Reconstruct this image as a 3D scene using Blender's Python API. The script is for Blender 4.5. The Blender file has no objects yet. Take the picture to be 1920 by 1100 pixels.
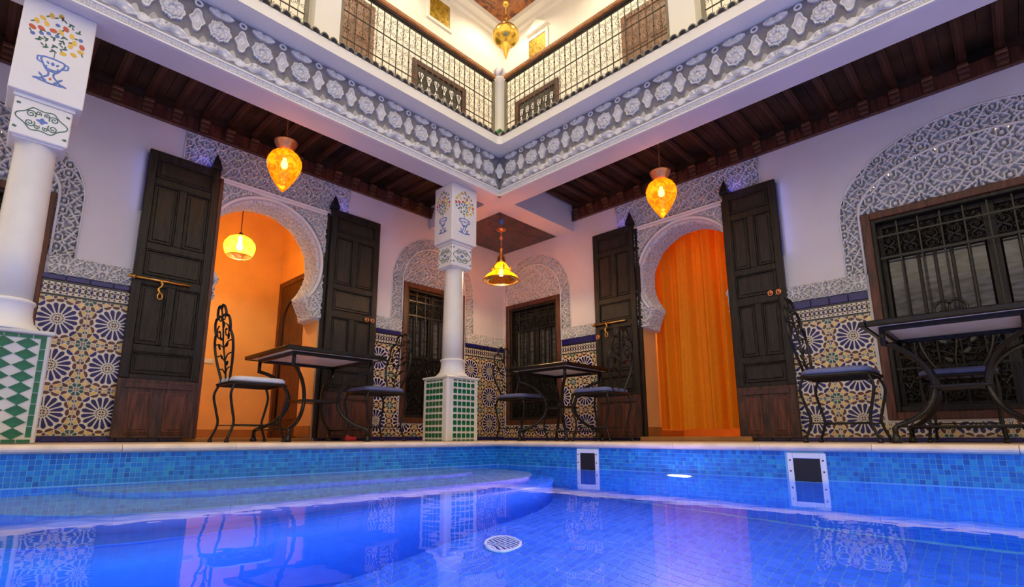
import bpy, math, random
import numpy as np
from mathutils import Vector, Matrix
from mathutils.geometry import tessellate_polygon

random.seed(7)
PI = math.pi
SC = bpy.context.scene
COL = SC.collection
sin, cos = math.sin, math.cos

# ------------------------------------------------------------------ camera, sky, exposure
CAM_Z = 0.035
cd = bpy.data.cameras.new('camera'); cam = bpy.data.objects.new('camera', cd); COL.objects.link(cam)
cd.sensor_width = 36.0; cd.lens = 979.0 / 1920.0 * 36.0
cd.shift_x = 16.0 / 1920.0; cd.shift_y = 80.0 / 1920.0
cd.clip_start = 0.02
cam.location = (0, 0, CAM_Z)
cam.rotation_euler = (PI / 2 + math.atan(190.0 / 979.0), 0, math.radians(44.53 - 90.0))
SC.camera = cam

w = bpy.data.worlds.new('sky'); SC.world = w; w.use_nodes = True
bg = w.node_tree.nodes['Background']
bg.inputs['Color'].default_value = (1.0, 0.84, 0.60, 1); bg.inputs['Strength'].default_value = 1.3
SC.view_settings.view_transform = 'Standard'; SC.view_settings.look = 'None'
SC.view_settings.exposure = 0.36; SC.view_settings.gamma = 1.0
SC.view_settings.use_curve_mapping = False

# ------------------------------------------------------------------ main measures (metres)
YL, XR = 5.057, 5.15          # faces of the left and right courtyard walls
BO, BI = 3.80, 4.035          # outer and inner face of the gallery beams
ZS = 2.635                    # beam soffit
ZSL = 3.105                   # underside of the balcony slab
ZFL = 3.20                    # upper floor
POOL = 3.33                   # pool edge
WATER = -0.195
PFLOOR = -1.60
PX0 = -2.4
DOOR_L, DOOR_R = 1.85, -2.36  # door centres along each wall (right wall runs with u = -Y)

# ------------------------------------------------------------------ materials
MATS = {}
def nodes_of(m):
    m.use_nodes = True
    nt = m.node_tree
    return nt, nt.nodes, nt.links, nt.nodes['Principled BSDF']

def mat(name, col, rough=0.6, metal=0.0, var=0.12, scale=6.0, bump=0.0, bscale=40.0, stretch=None, spec=0.5, col2=None, coat=0.0):
    m = bpy.data.materials.new(name); MATS[name] = m
    nt, N, L, b = nodes_of(m)
    b.inputs['Roughness'].default_value = rough; b.inputs['Metallic'].default_value = metal
    b.inputs['Specular IOR Level'].default_value = spec
    b.inputs['Coat Weight'].default_value = coat; b.inputs['Coat Roughness'].default_value = 0.12
    tc = N.new('ShaderNodeTexCoord'); mp = N.new('ShaderNodeMapping')
    L.new(tc.outputs['Object'], mp.inputs['Vector'])
    if stretch: mp.inputs['Scale'].default_value = stretch
    nz = N.new('ShaderNodeTexNoise'); nz.inputs['Scale'].default_value = scale; nz.inputs['Detail'].default_value = 6
    L.new(mp.outputs[0], nz.inputs['Vector'])
    rp = N.new('ShaderNodeValToRGB')
    c1 = [max(0, c * (1 - var)) for c in col]
    c2 = list(col2) if col2 else [min(1, c * (1 + var)) for c in col]
    rp.color_ramp.elements[0].position = 0.32; rp.color_ramp.elements[0].color = (*c1, 1)
    rp.color_ramp.elements[1].position = 0.68; rp.color_ramp.elements[1].color = (*c2, 1)
    L.new(nz.outputs['Fac'], rp.inputs['Fac']); L.new(rp.outputs[0], b.inputs['Base Color'])
    if bump:
        n2 = N.new('ShaderNodeTexNoise'); n2.inputs['Scale'].default_value = bscale; n2.inputs['Detail'].default_value = 5
        L.new(mp.outputs[0], n2.inputs['Vector'])
        bp = N.new('ShaderNodeBump'); bp.inputs['Strength'].default_value = bump; bp.inputs['Distance'].default_value = 0.01
        L.new(n2.outputs['Fac'], bp.inputs['Height']); L.new(bp.outputs[0], b.inputs['Normal'])
    return m

def glow(name, col, strength):
    m = bpy.data.materials.new(name); MATS[name] = m
    nt, N, L, b = nodes_of(m)
    b.inputs['Base Color'].default_value = (*col, 1)
    b.inputs['Emission Color'].default_value = (*col, 1); b.inputs['Emission Strength'].default_value = strength
    return m

def amber_glass(name, col, thick):
    m = bpy.data.materials.new(name); MATS[name] = m
    nt, N, L, b = nodes_of(m); N.remove(b)
    out = [n for n in N if n.type == 'OUTPUT_MATERIAL'][0]
    tr = N.new('ShaderNodeBsdfTransparent'); tr.inputs[0].default_value = (*[c ** 0.6 for c in col], 1)
    tl = N.new('ShaderNodeBsdfTranslucent'); gl = N.new('ShaderNodeBsdfGlossy'); gl.inputs['Roughness'].default_value = 0.12
    gl.inputs['Color'].default_value = (1, 0.85, 0.6, 1)
    tc = N.new('ShaderNodeTexCoord'); nz = N.new('ShaderNodeTexNoise'); nz.inputs['Scale'].default_value = 14; nz.inputs['Detail'].default_value = 4; nz.inputs['Distortion'].default_value = 2.0
    L.new(tc.outputs['Object'], nz.inputs['Vector'])
    rp = N.new('ShaderNodeValToRGB')
    rp.color_ramp.elements[0].position = 0.38; rp.color_ramp.elements[0].color = (col[0] * 0.75, col[1] * 0.5, col[2] * 0.3, 1)
    rp.color_ramp.elements[1].position = 0.62; rp.color_ramp.elements[1].color = (min(1, col[0] * 1.1), min(1, col[1] * 1.25), col[2], 1)
    L.new(nz.outputs['Fac'], rp.inputs['Fac']); L.new(rp.outputs[0], tl.inputs['Color'])
    m1 = N.new('ShaderNodeMixShader'); m1.inputs[0].default_value = thick
    L.new(tr.outputs[0], m1.inputs[1]); L.new(tl.outputs[0], m1.inputs[2])
    fr = N.new('ShaderNodeFresnel'); fr.inputs[0].default_value = 1.4
    m2 = N.new('ShaderNodeMixShader'); L.new(fr.outputs[0], m2.inputs[0])
    L.new(m1.outputs[0], m2.inputs[1]); L.new(gl.outputs[0], m2.inputs[2])
    bp = N.new('ShaderNodeBump'); bp.inputs['Strength'].default_value = 0.6; bp.inputs['Distance'].default_value = 0.01
    L.new(nz.outputs['Fac'], bp.inputs['Height']); L.new(bp.outputs[0], gl.inputs['Normal'])
    L.new(m2.outputs[0], out.inputs['Surface'])
    return m

mat('plaster', (0.72, 0.70, 0.72), 0.75, var=0.04, scale=2.5, bump=0.06, bscale=30)
mat('carved', (0.74, 0.73, 0.73), 0.8, var=0.05, scale=5)
mat('white_trim', (0.80, 0.79, 0.78), 0.55, var=0.03, scale=4)
mat('frieze_ground', (0.22, 0.21, 0.23), 0.8, var=0.2, scale=9, bump=0.5, bscale=35)
mat('frieze_field', (0.46, 0.45, 0.44), 0.75, var=0.15, scale=14, bump=0.4, bscale=40)
mat('frieze_white', (0.74, 0.74, 0.75), 0.6, var=0.12, scale=20, bump=0.4, bscale=60)
mat('marble', (0.80, 0.77, 0.68), 0.35, var=0.05, scale=5)
mat('warm_white', (0.88, 0.85, 0.77), 0.6, var=0.03, scale=3)
mat('dark_wood', (0.008, 0.007, 0.006), 0.42, var=0.55, scale=3.0, stretch=(14, 14, 1.6), bump=0.5, bscale=9, col2=(0.026, 0.019, 0.015), spec=0.35)
mat('panel_wood', (0.008, 0.007, 0.006), 0.36, var=0.5, scale=3.0, stretch=(18, 18, 1.8), bump=0.6, bscale=9, col2=(0.026, 0.018, 0.014), spec=0.4)
mat('red_wood', (0.060, 0.020, 0.012), 0.45, var=0.5, scale=3.0, stretch=(14, 14, 1.6), bump=0.4, bscale=9, col2=(0.15, 0.042, 0.022))
mat('plinth_wood', (0.035, 0.016, 0.012), 0.5, var=0.5, scale=3.5, stretch=(12, 12, 2), bump=0.5, bscale=9, col2=(0.10, 0.035, 0.022))
mat('ceiling_board', (0.030, 0.017, 0.012), 0.6, var=0.6, scale=2.2, bump=0.3, bscale=14, col2=(0.085, 0.038, 0.022), spec=0.2)
mat('joist_wood', (0.050, 0.020, 0.013), 0.45, var=0.6, scale=3.0, bump=0.3, bscale=14, col2=(0.13, 0.045, 0.024), spec=0.3)
mat('corbel_wood', (0.10, 0.036, 0.020), 0.45, var=0.4, scale=6, col2=(0.22, 0.085, 0.042))
mat('rail_wood', (0.45, 0.16, 0.045), 0.4, var=0.3, scale=4, stretch=(3, 12, 12), col2=(0.62, 0.26, 0.08))
mat('iron', (0.005, 0.005, 0.007), 0.26, metal=0.2, var=0.3, scale=20, bump=0.25, bscale=80)
mat('rail_iron', (0.060, 0.046, 0.036), 0.5, metal=0.2, var=0.4, scale=20)
mat('brass', (0.75, 0.40, 0.10), 0.28, metal=1.0, var=0.25, scale=12)
mat('copper', (0.80, 0.33, 0.14), 0.3, metal=0.9, var=0.2, scale=14)
mat('gold_lamp', (0.83, 0.55, 0.10), 0.22, metal=1.0, var=0.15, scale=10, bump=0.25, bscale=16)
mat('gold_grille', (0.40, 0.25, 0.015), 0.5, metal=0.4, var=0.45, scale=22, bump=0.6, bscale=40)
mat('zell_white', (0.80, 0.76, 0.66), 0.3, var=0.06, scale=20, coat=0.4)
mat('zell_blue', (0.012, 0.010, 0.13), 0.22, var=0.35, scale=18, coat=0.15)
mat('zell_yellow', (0.74, 0.50, 0.13), 0.25, var=0.25, scale=18, coat=0.4)
mat('zell_brown', (0.10, 0.028, 0.014), 0.25, var=0.4, scale=18, coat=0.4)
mat('zell_green', (0.012, 0.085, 0.075), 0.22, var=0.4, scale=18, coat=0.5)
mat('zell_black', (0.012, 0.011, 0.016), 0.25, var=0.3, scale=18, coat=0.5)
mat('tile_green', (0.004, 0.125, 0.055), 0.22, var=0.35, scale=14, coat=0.5)
mat('tile_cream', (0.74, 0.73, 0.66), 0.35, var=0.08, scale=9)
mat('deck', (0.66, 0.47, 0.36), 0.5, var=0.15, scale=5)
mat('coping', (0.74, 0.60, 0.48), 0.45, var=0.12, scale=9, bump=0.15, bscale=40)
mat('orange_wall', (0.80, 0.47, 0.17), 0.75, var=0.10, scale=2.2, bump=0.05)
mat('orange_tile', (0.62, 0.24, 0.06), 0.45, var=0.2, scale=4)
mat('base_brown', (0.36, 0.17, 0.05), 0.5, var=0.2, scale=4)
mat('curtain', (1.0, 0.36, 0.002), 0.75, var=0.06, scale=30, bump=0.15, bscale=120)
def make_translucent(name, col, fac):
    nt = MATS[name].node_tree; out = [n for n in nt.nodes if n.type == 'OUTPUT_MATERIAL'][0]
    tl = nt.nodes.new('ShaderNodeBsdfTranslucent'); tl.inputs[0].default_value = (*col, 1); mx = nt.nodes.new('ShaderNodeMixShader'); mx.inputs[0].default_value = fac
    nt.links.new(nt.nodes['Principled BSDF'].outputs[0], mx.inputs[1]); nt.links.new(tl.outputs[0], mx.inputs[2]); nt.links.new(mx.outputs[0], out.inputs['Surface'])
make_translucent('curtain', (1.0, 0.50, 0.02), 0.22)
mat('cushion', (0.62, 0.64, 0.74), 0.7, var=0.06, scale=20)
mat('cushion_blue', (0.12, 0.14, 0.30), 0.6, var=0.1, scale=20)
mat('stone_top', (0.90, 0.89, 0.91), 0.35, var=0.10, scale=7)
mat('window_glass', (0.035, 0.035, 0.038), 0.10, var=0.5, scale=4, stretch=(2, 2, 9), spec=0.6, col2=(0.11, 0.11, 0.12))
mat('black', (0.008, 0.007, 0.007), 0.6)
mat('room_dark', (0.03, 0.02, 0.015), 0.9)
mat('pool_white', (0.80, 0.80, 0.82), 0.35, var=0.04)
mat('tread', (0.36, 0.46, 0.56), 0.6, var=0.08, scale=10)
mat('riser', (0.30, 0.26, 0.66), 0.6, var=0.08, scale=10)
mat('grout_pool', (0.22, 0.55, 0.82), 0.6, var=0.05)
BLUES = [(0.010, 0.16, 0.55), (0.012, 0.20, 0.64), (0.008, 0.12, 0.46), (0.016, 0.26, 0.66), (0.012, 0.18, 0.58), (0.02, 0.30, 0.62)]
for i, c in enumerate(BLUES): mat('mosaic_%d' % i, c, 0.18, var=0.1, scale=30, coat=0.4)
FLOORB = [(0.050, 0.20, 0.80), (0.060, 0.22, 0.84), (0.045, 0.18, 0.76), (0.06, 0.23, 0.86)]
for i, c in enumerate(FLOORB): mat('floor_mosaic_%d' % i, c, 0.4, var=0.05, scale=20)
mat('paint_blue', (0.10, 0.18, 0.48), 0.5, var=0.2)
mat('paint_yellow', (0.80, 0.50, 0.06), 0.5, var=0.2)
mat('paint_red', (0.58, 0.10, 0.05), 0.5, var=0.2)
mat('paint_green', (0.05, 0.14, 0.10), 0.5, var=0.2)
mat('leaf_green', (0.05, 0.30, 0.05), 0.45, var=0.5, scale=40)
mat('pot_grey', (0.55, 0.50, 0.45), 0.6)
mat('red_cloth', (0.60, 0.03, 0.06), 0.7, var=0.2)
mat('up_glass', (0.05, 0.045, 0.045), 0.15, var=0.4, scale=9)
glow('bulb', (1.0, 0.80, 0.45), 40.0)
glow('bulb_small', (1.0, 0.80, 0.45), 12.0)
glow('pool_lens', (0.80, 0.82, 1.0), 14.0)
mat('violet_lens', (0.10, 0.08, 0.35), 0.3)
amber_glass('amber', (1.0, 0.29, 0.008), 0.5)
amber_glass('amber_pendant', (1.0, 0.55, 0.04), 0.5)

def painted_wood(name, a, b, c, scale):
    m = bpy.data.materials.new(name); MATS[name] = m
    nt, N, L, p = nodes_of(m); p.inputs['Roughness'].default_value = 0.4; p.inputs['Coat Weight'].default_value = 0.3
    tc = N.new('ShaderNodeTexCoord'); nz = N.new('ShaderNodeTexNoise')
    nz.inputs['Scale'].default_value = scale; nz.inputs['Detail'].default_value = 3; nz.inputs['Distortion'].default_value = 1.6
    L.new(tc.outputs['Object'], nz.inputs['Vector'])
    r = N.new('ShaderNodeValToRGB'); e = r.color_ramp.elements
    e[0].position = 0.36; e[0].color = (*a, 1); e[1].position = 0.66; e[1].color = (*a, 1)
    x = e.new(0.47); x.color = (*b, 1); x = e.new(0.56); x.color = (*c, 1)
    L.new(nz.outputs['Fac'], r.inputs['Fac']); L.new(r.outputs[0], p.inputs['Base Color'])
painted_wood('painted_dark', (0.022, 0.012, 0.012), (0.12, 0.035, 0.02), (0.05, 0.022, 0.02), 4.0)
painted_wood('painted_orange', (0.12, 0.03, 0.01), (0.42, 0.13, 0.02), (0.30, 0.08, 0.015), 4.0)

def water_mat():
    m = bpy.data.materials.new('water'); MATS['water'] = m
    nt, N, L, b = nodes_of(m); N.remove(b)
    out = [n for n in N if n.type == 'OUTPUT_MATERIAL'][0]
    g = N.new('ShaderNodeBsdfGlass'); g.inputs['IOR'].default_value = 1.26; g.inputs['Roughness'].default_value = 0.0
    g.inputs['Color'].default_value = (0.90, 0.96, 1, 1)
    tc = N.new('ShaderNodeTexCoord'); nz = N.new('ShaderNodeTexNoise'); nz.inputs['Scale'].default_value = 5.0; nz.inputs['Detail'].default_value = 2
    L.new(tc.outputs['Object'], nz.inputs['Vector'])
    bp = N.new('ShaderNodeBump'); bp.inputs['Strength'].default_value = 0.02; bp.inputs['Distance'].default_value = 0.05
    L.new(nz.outputs['Fac'], bp.inputs['Height']); L.new(bp.outputs[0], g.inputs['Normal'])
    L.new(g.outputs[0], out.inputs['Surface'])
water_mat()
M = MATS

# ------------------------------------------------------------------ mesh helpers
class MB:
    def __init__(s): s.v = []; s.f = []; s.m = []; s.s = []
    def add(s, vs, fs, mt=0, sm=False):
        o = len(s.v); s.v.extend([tuple(v) for v in vs])
        for f in fs: s.f.append(tuple(i + o for i in f)); s.m.append(mt); s.s.append(sm)
        return s
    def box(s, x0, x1, y0, y1, z0, z1, mt=0, bev=0.0):
        if x1 < x0: x0, x1 = x1, x0
        if y1 < y0: y0, y1 = y1, y0
        if z1 < z0: z0, z1 = z1, z0
        if bev <= 0:
            vs = [(x, y, z) for z in (z0, z1) for y in (y0, y1) for x in (x0, x1)]
            return s.add(vs, [(0, 2, 3, 1), (4, 5, 7, 6), (0, 1, 5, 4), (2, 6, 7, 3), (0, 4, 6, 2), (1, 3, 7, 5)], mt)
        b = min(bev, (x1 - x0) / 2.01, (y1 - y0) / 2.01, (z1 - z0) / 2.01)
        vs = []; idx = {}
        X = (x0, x1); Y = (y0, y1); Z = (z0, z1); sg = (1, -1)
        for i in (0, 1):
            for j in (0, 1):
                for k in (0, 1):
                    for a in range(3):
                        p = [X[i] + sg[i] * b * (a != 0), Y[j] + sg[j] * b * (a != 1), Z[k] + sg[k] * b * (a != 2)]
                        idx[(i, j, k, a)] = len(vs); vs.append(p)
        fs = []
        for i in (0, 1): 
            q = [idx[(i, 0, 0, 0)], idx[(i, 1, 0, 0)], idx[(i, 1, 1, 0)], idx[(i, 0, 1, 0)]]; fs.append(q if i else q[::-1])
        for j in (0, 1):
            q = [idx[(0, j, 0, 1)], idx[(0, j, 1, 1)], idx[(1, j, 1, 1)], idx[(1, j, 0, 1)]]; fs.append(q if j else q[::-1])
        for k in (0, 1):
            q = [idx[(0, 0, k, 2)], idx[(1, 0, k, 2)], idx[(1, 1, k, 2)], idx[(0, 1, k, 2)]]; fs.append(q if k else q[::-1])
        for a in range(3):
            o1, o2 = [(1, 2), (0, 2), (0, 1)][a]
            for i in (0, 1):
                for j in (0, 1):
                    def key(t, ax):
                        k = [0, 0, 0]; k[o1] = i; k[o2] = j; k[a] = t
                        return idx[(k[0], k[1], k[2], ax)]
                    q = [key(0, o1), key(1, o1), key(1, o2), key(0, o2)]
                    fs.append(q)
        for i in (0, 1):
            for j in (0, 1):
                for k in (0, 1): fs.append([idx[(i, j, k, a)] for a in range(3)])
        return s.add(vs, fs, mt)
    def prism(s, poly, a, b, ax='y', mt=0, sm=False, capa=True, capb=True):
        n = len(poly)
        def pt(p, t): return {'y': (p[0], t, p[1]), 'z': (p[0], p[1], t), 'x': (t, p[0], p[1])}[ax]
        vs = [pt(p, a) for p in poly] + [pt(p, b) for p in poly]
        fs = [(i, (i + 1) % n, n + (i + 1) % n, n + i) for i in range(n)]
        s.add(vs, fs, mt, sm)
        o = len(s.v) - 2 * n
        for f, c in ((tuple(range(o, o + n)), capa), (tuple(range(o + n, o + 2 * n)), capb)):
            if c: s.f.append(f); s.m.append(mt); s.s.append(False)
        return s
    def lathe(s, prof, n=20, c=(0, 0, 0), mt=0, sm=True, cap=True, rot=0.0):
        vs = []; fs = []
        for r, z in prof:
            for i in range(n):
                a = 2 * PI * i / n + rot; vs.append((c[0] + r * cos(a), c[1] + r * sin(a), c[2] + z))
        for k in range(len(prof) - 1):
            for i in range(n):
                j = (i + 1) % n; fs.append((k * n + i, k * n + j, (k + 1) * n + j, (k + 1) * n + i))
        s.add(vs, fs, mt, sm)
        if cap:
            o = len(s.v) - len(vs)
            for k in (0, len(prof) - 1):
                if prof[k][0] > 1e-5: s.f.append(tuple(range(o + k * n, o + k * n + n))); s.m.append(mt); s.s.append(False)
        return s
    def tube(s, pts, r, n=6, closed=False, mt=0, sm=True):
        P = [Vector(p) for p in pts]; k = len(P)
        if k < 2: return s
        R = r if isinstance(r, (list, tuple)) else [r] * k
        T = []
        for i in range(k):
            a = P[i - 1] if (i > 0 or closed) else P[i]; b = P[(i + 1) % k] if (i < k - 1 or closed) else P[i]
            t = (b - a); T.append(t.normalized() if t.length > 1e-9 else Vector((0, 0, 1)))
        up = Vector((0, 0, 1)) if abs(T[0].z) < 0.9 else Vector((1, 0, 0))
        u = T[0].cross(up).normalized(); vs = []; fs = []
        for i in range(k):
            u = (u - T[i] * u.dot(T[i]))
            u = u.normalized() if u.length > 1e-6 else T[i].orthogonal().normalized()
            w_ = T[i].cross(u)
            for q in range(n):
                a = 2 * PI * q / n; vs.append(P[i] + (u * cos(a) + w_ * sin(a)) * R[i])
        for i in range(k if closed else k - 1):
            j = (i + 1) % k
            for q in range(n):
                p = (q + 1) % n; fs.append((i * n + q, i * n + p, j * n + p, j * n + q))
        if not closed: fs.append(tuple(range(n))[::-1]); fs.append(tuple((k - 1) * n + q for q in range(n)))
        return s.add(vs, fs, mt, sm)
    def mesh(s, name, mats):
        me = bpy.data.meshes.new(name); me.from_pydata(s.v, [], s.f)
        for m in (mats if isinstance(mats, (list, tuple)) else [mats]): me.materials.append(M[m] if isinstance(m, str) else m)
        if s.f:
            me.polygons.foreach_set('material_index', s.m); me.polygons.foreach_set('use_smooth', s.s)
        me.update(); return me

def fix_normals(me):
    import bmesh
    b = bmesh.new(); b.from_mesh(me); bmesh.ops.recalc_face_normals(b, faces=b.faces); b.to_mesh(me); b.free()

def put(name, me, parent=None, loc=(0, 0, 0), rot=(0, 0, 0), sc=None):
    o = bpy.data.objects.new(name, me); COL.objects.link(o); o.location = loc; o.rotation_euler = rot
    if sc: o.scale = sc
    if parent: o.parent = parent
    return o
def obj(name, mb, mats, parent=None, loc=(0, 0, 0), rot=(0, 0, 0), fix=True):
    me = mb.mesh(name, mats)
    if fix: fix_normals(me)
    return put(name, me, parent, loc, rot)
def empty(name, loc=(0, 0, 0), rotz=0.0):
    o = bpy.data.objects.new(name, None); COL.objects.link(o); o.location = loc; o.rotation_euler = (0, 0, rotz); o.empty_display_size = 0.2
    return o
def tag(o, label=None, cat=None, group=None, kind=None):
    if label: o['label'] = label
    if cat: o['category'] = cat
    if group: o['group'] = group
    if kind: o['kind'] = kind
    return o
def structure(o, label=None): return tag(o, label, None, None, 'structure')
def on_side(o, side, dist, z=0.0):
    """local x runs along the wall (to the right as seen from the pool), local y into the wall"""
    if side == 'L': o.location = (0, dist, z); o.rotation_euler = (0, 0, 0)
    else: o.location = (dist, 0, z); o.rotation_euler = (0, 0, -PI / 2)
    return o
def copy_tree(o, parent=None):
    c = o.copy(); COL.objects.link(c); c.parent = parent
    for ch in list(o.children): copy_tree(ch, c)
    return c
def arc(cx, cy, r, a0, a1, n): return [(cx + r * cos(a0 + (a1 - a0) * i / n), cy + r * sin(a0 + (a1 - a0) * i / n)) for i in range(n + 1)]
def spiral(cx, cy, r0, r1, a0, a1, n):
    return [(cx + (r0 + (r1 - r0) * i / n) * cos(a0 + (a1 - a0) * i / n), cy + (r0 + (r1 - r0) * i / n) * sin(a0 + (a1 - a0) * i / n)) for i in range(n + 1)]
def bez(p0, p1, p2, p3, n=10):
    r = []
    for i in range(n + 1):
        t = i / n; a = (1 - t) ** 3; b = 3 * t * (1 - t) ** 2; c = 3 * t * t * (1 - t); d = t ** 3
        r.append(tuple(a * p0[k] + b * p1[k] + c * p2[k] + d * p3[k] for k in range(len(p0))))
    return r
def smooth_path(pts, n=6):
    out = []
    P = [pts[0]] + list(pts) + [pts[-1]]
    for i in range(1, len(P) - 2):
        for k in range(n):
            t = k / n
            out.append(tuple(0.5 * ((2 * P[i][d]) + (-P[i - 1][d] + P[i + 1][d]) * t + (2 * P[i - 1][d] - 5 * P[i][d] + 4 * P[i + 1][d] - P[i + 2][d]) * t * t + (-P[i - 1][d] + 3 * P[i][d] - 3 * P[i + 1][d] + P[i + 2][d]) * t ** 3) for d in range(len(pts[0]))))
    out.append(tuple(pts[-1])); return out

# ------------------------------------------------------------------ carved plaster height field
def carve_field(res=112):
    xs = (np.arange(res) + 0.5) / res; U, V = np.meshgrid(xs, xs, indexing='ij')
    D = np.full((res, res), 9.0)
    def poly(pts, wid):
        nonlocal D
        for i in range(len(pts) - 1):
            ax, ay = pts[i]; bx, by = pts[i + 1]; dx, dy = bx - ax, by - ay; l2 = dx * dx + dy * dy + 1e-12
            t = np.clip(((U - ax) * dx + (V - ay) * dy) / l2, 0, 1)
            d = np.hypot(U - ax - t * dx, V - ay - t * dy) / wid
            D = np.minimum(D, d)
    poly(bez((0, 0), (0.45, 0.10), (0.55, 0.90), (1, 1), 20), 0.050)
    poly(bez((0, 0.55), (0.12, 0.80), (0.35, 0.66), (0.55, 1), 14), 0.046); poly(bez((0.45, 0), (0.65, 0.34), (0.88, 0.20), (1, 0.55), 14), 0.046)
    poly(bez((0.5, 0.5), (0.60, 0.34), (0.80, 0.44), (0.78, 0.24), 12), 0.044); poly(bez((0.5, 0.5), (0.40, 0.66), (0.20, 0.56), (0.22, 0.76), 12), 0.044)
    poly(bez((0.22, 0.14), (0.12, 0.30), (0.28, 0.40), (0.08, 0.46), 12), 0.042); poly(bez((0.78, 0.86), (0.88, 0.70), (0.72, 0.60), (0.94, 0.54), 12), 0.042)
    poly(bez((1, 0), (0.86, 0.02), (0.80, 0.12), (0.92, 0.20), 10), 0.044); poly(bez((0, 1), (0.14, 0.98), (0.20, 0.88), (0.06, 0.80), 10), 0.044)
    for p in (((0.60, 0.10), (0.68, 0.16)), ((0.40, 0.88), (0.32, 0.84)), ((0.88, 0.34), (0.94, 0.30)), ((0.10, 0.66), (0.05, 0.70)), ((0.62, 0.70), (0.66, 0.80)), ((0.36, 0.30), (0.34, 0.20)), ((0.03, 0.20), (0.03, 0.30)), ((0.97, 0.80), (0.97, 0.72)), ((0.24, 0.03), (0.32, 0.03)), ((0.74, 0.97), (0.68, 0.97)), ((0.62, 0.58), (0.70, 0.52)), ((0.40, 0.42), (0.32, 0.50)), ((0.56, 0.24), (0.50, 0.30)), ((0.44, 0.76), (0.50, 0.72))): poly(list(p), 0.046)
    H = np.clip((1.20 - D) / 0.22, 0, 1); H = H * H * (3 - 2 * H) * (0.82 + 0.18 * np.clip(1 - D, 0, 1))
    return H
CF = carve_field()
def carve_h(u, v, cell):
    fx = np.abs(np.mod(u / cell, 2.0) - 1.0) * (CF.shape[0] - 1.001); fy = np.abs(np.mod(v / cell, 2.0) - 1.0) * (CF.shape[1] - 1.001)
    ix = fx.astype(int); iy = fy.astype(int); tx = fx - ix; ty = fy - iy
    return (CF[ix, iy] * (1 - tx) * (1 - ty) + CF[ix + 1, iy] * tx * (1 - ty) + CF[ix, iy + 1] * (1 - tx) * ty + CF[ix + 1, iy + 1] * tx * ty)

def grid_mesh(name, P, keep, mats):
    """P: (nu,nv,3) vertices, keep: (nu-1,nv-1) mask of quads"""
    nu, nv = P.shape[:2]
    I = np.arange(nu * nv).reshape(nu, nv)
    q = np.stack([I[:-1, :-1], I[1:, :-1], I[1:, 1:], I[:-1, 1:]], -1)[keep]
    used = np.unique(q); remap = np.full(nu * nv, -1); remap[used] = np.arange(len(used))
    V = P.reshape(-1, 3)[used]; Q = remap[q]
    me = bpy.data.meshes.new(name); me.vertices.add(len(V)); me.vertices.foreach_set('co', V.astype(np.float32).ravel())
    me.loops.add(Q.size); me.loops.foreach_set('vertex_index', Q.astype(np.int32).ravel())
    me.polygons.add(len(Q)); me.polygons.foreach_set('loop_start', (np.arange(len(Q)) * 4).astype(np.int32))
    me.polygons.foreach_set('use_smooth', np.zeros(len(Q), bool))
    me.update(calc_edges=True); me.validate()
    me.materials.append(M[mats]); return me

def carve(name, parent, u0, u1, z0, z1, mask=None, cell=0.15, depth=0.034, y0=-0.001, res=0.006, m='carved'):
    nu = max(2, int((u1 - u0) / res) + 1); nv = max(2, int((z1 - z0) / res) + 1)
    u = np.linspace(u0, u1, nu); v = np.linspace(z0, z1, nv); U, V = np.meshgrid(u, v, indexing='ij')
    P = np.stack([U, y0 - depth * carve_h(U, V, cell), V], -1)
    uc = (U[:-1, :-1] + U[1:, 1:]) / 2; vc = (V[:-1, :-1] + V[1:, 1:]) / 2
    k = mask(uc, vc) if mask else np.ones(uc.shape, bool)
    return put(name, grid_mesh(name, P, k, m), parent)

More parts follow.
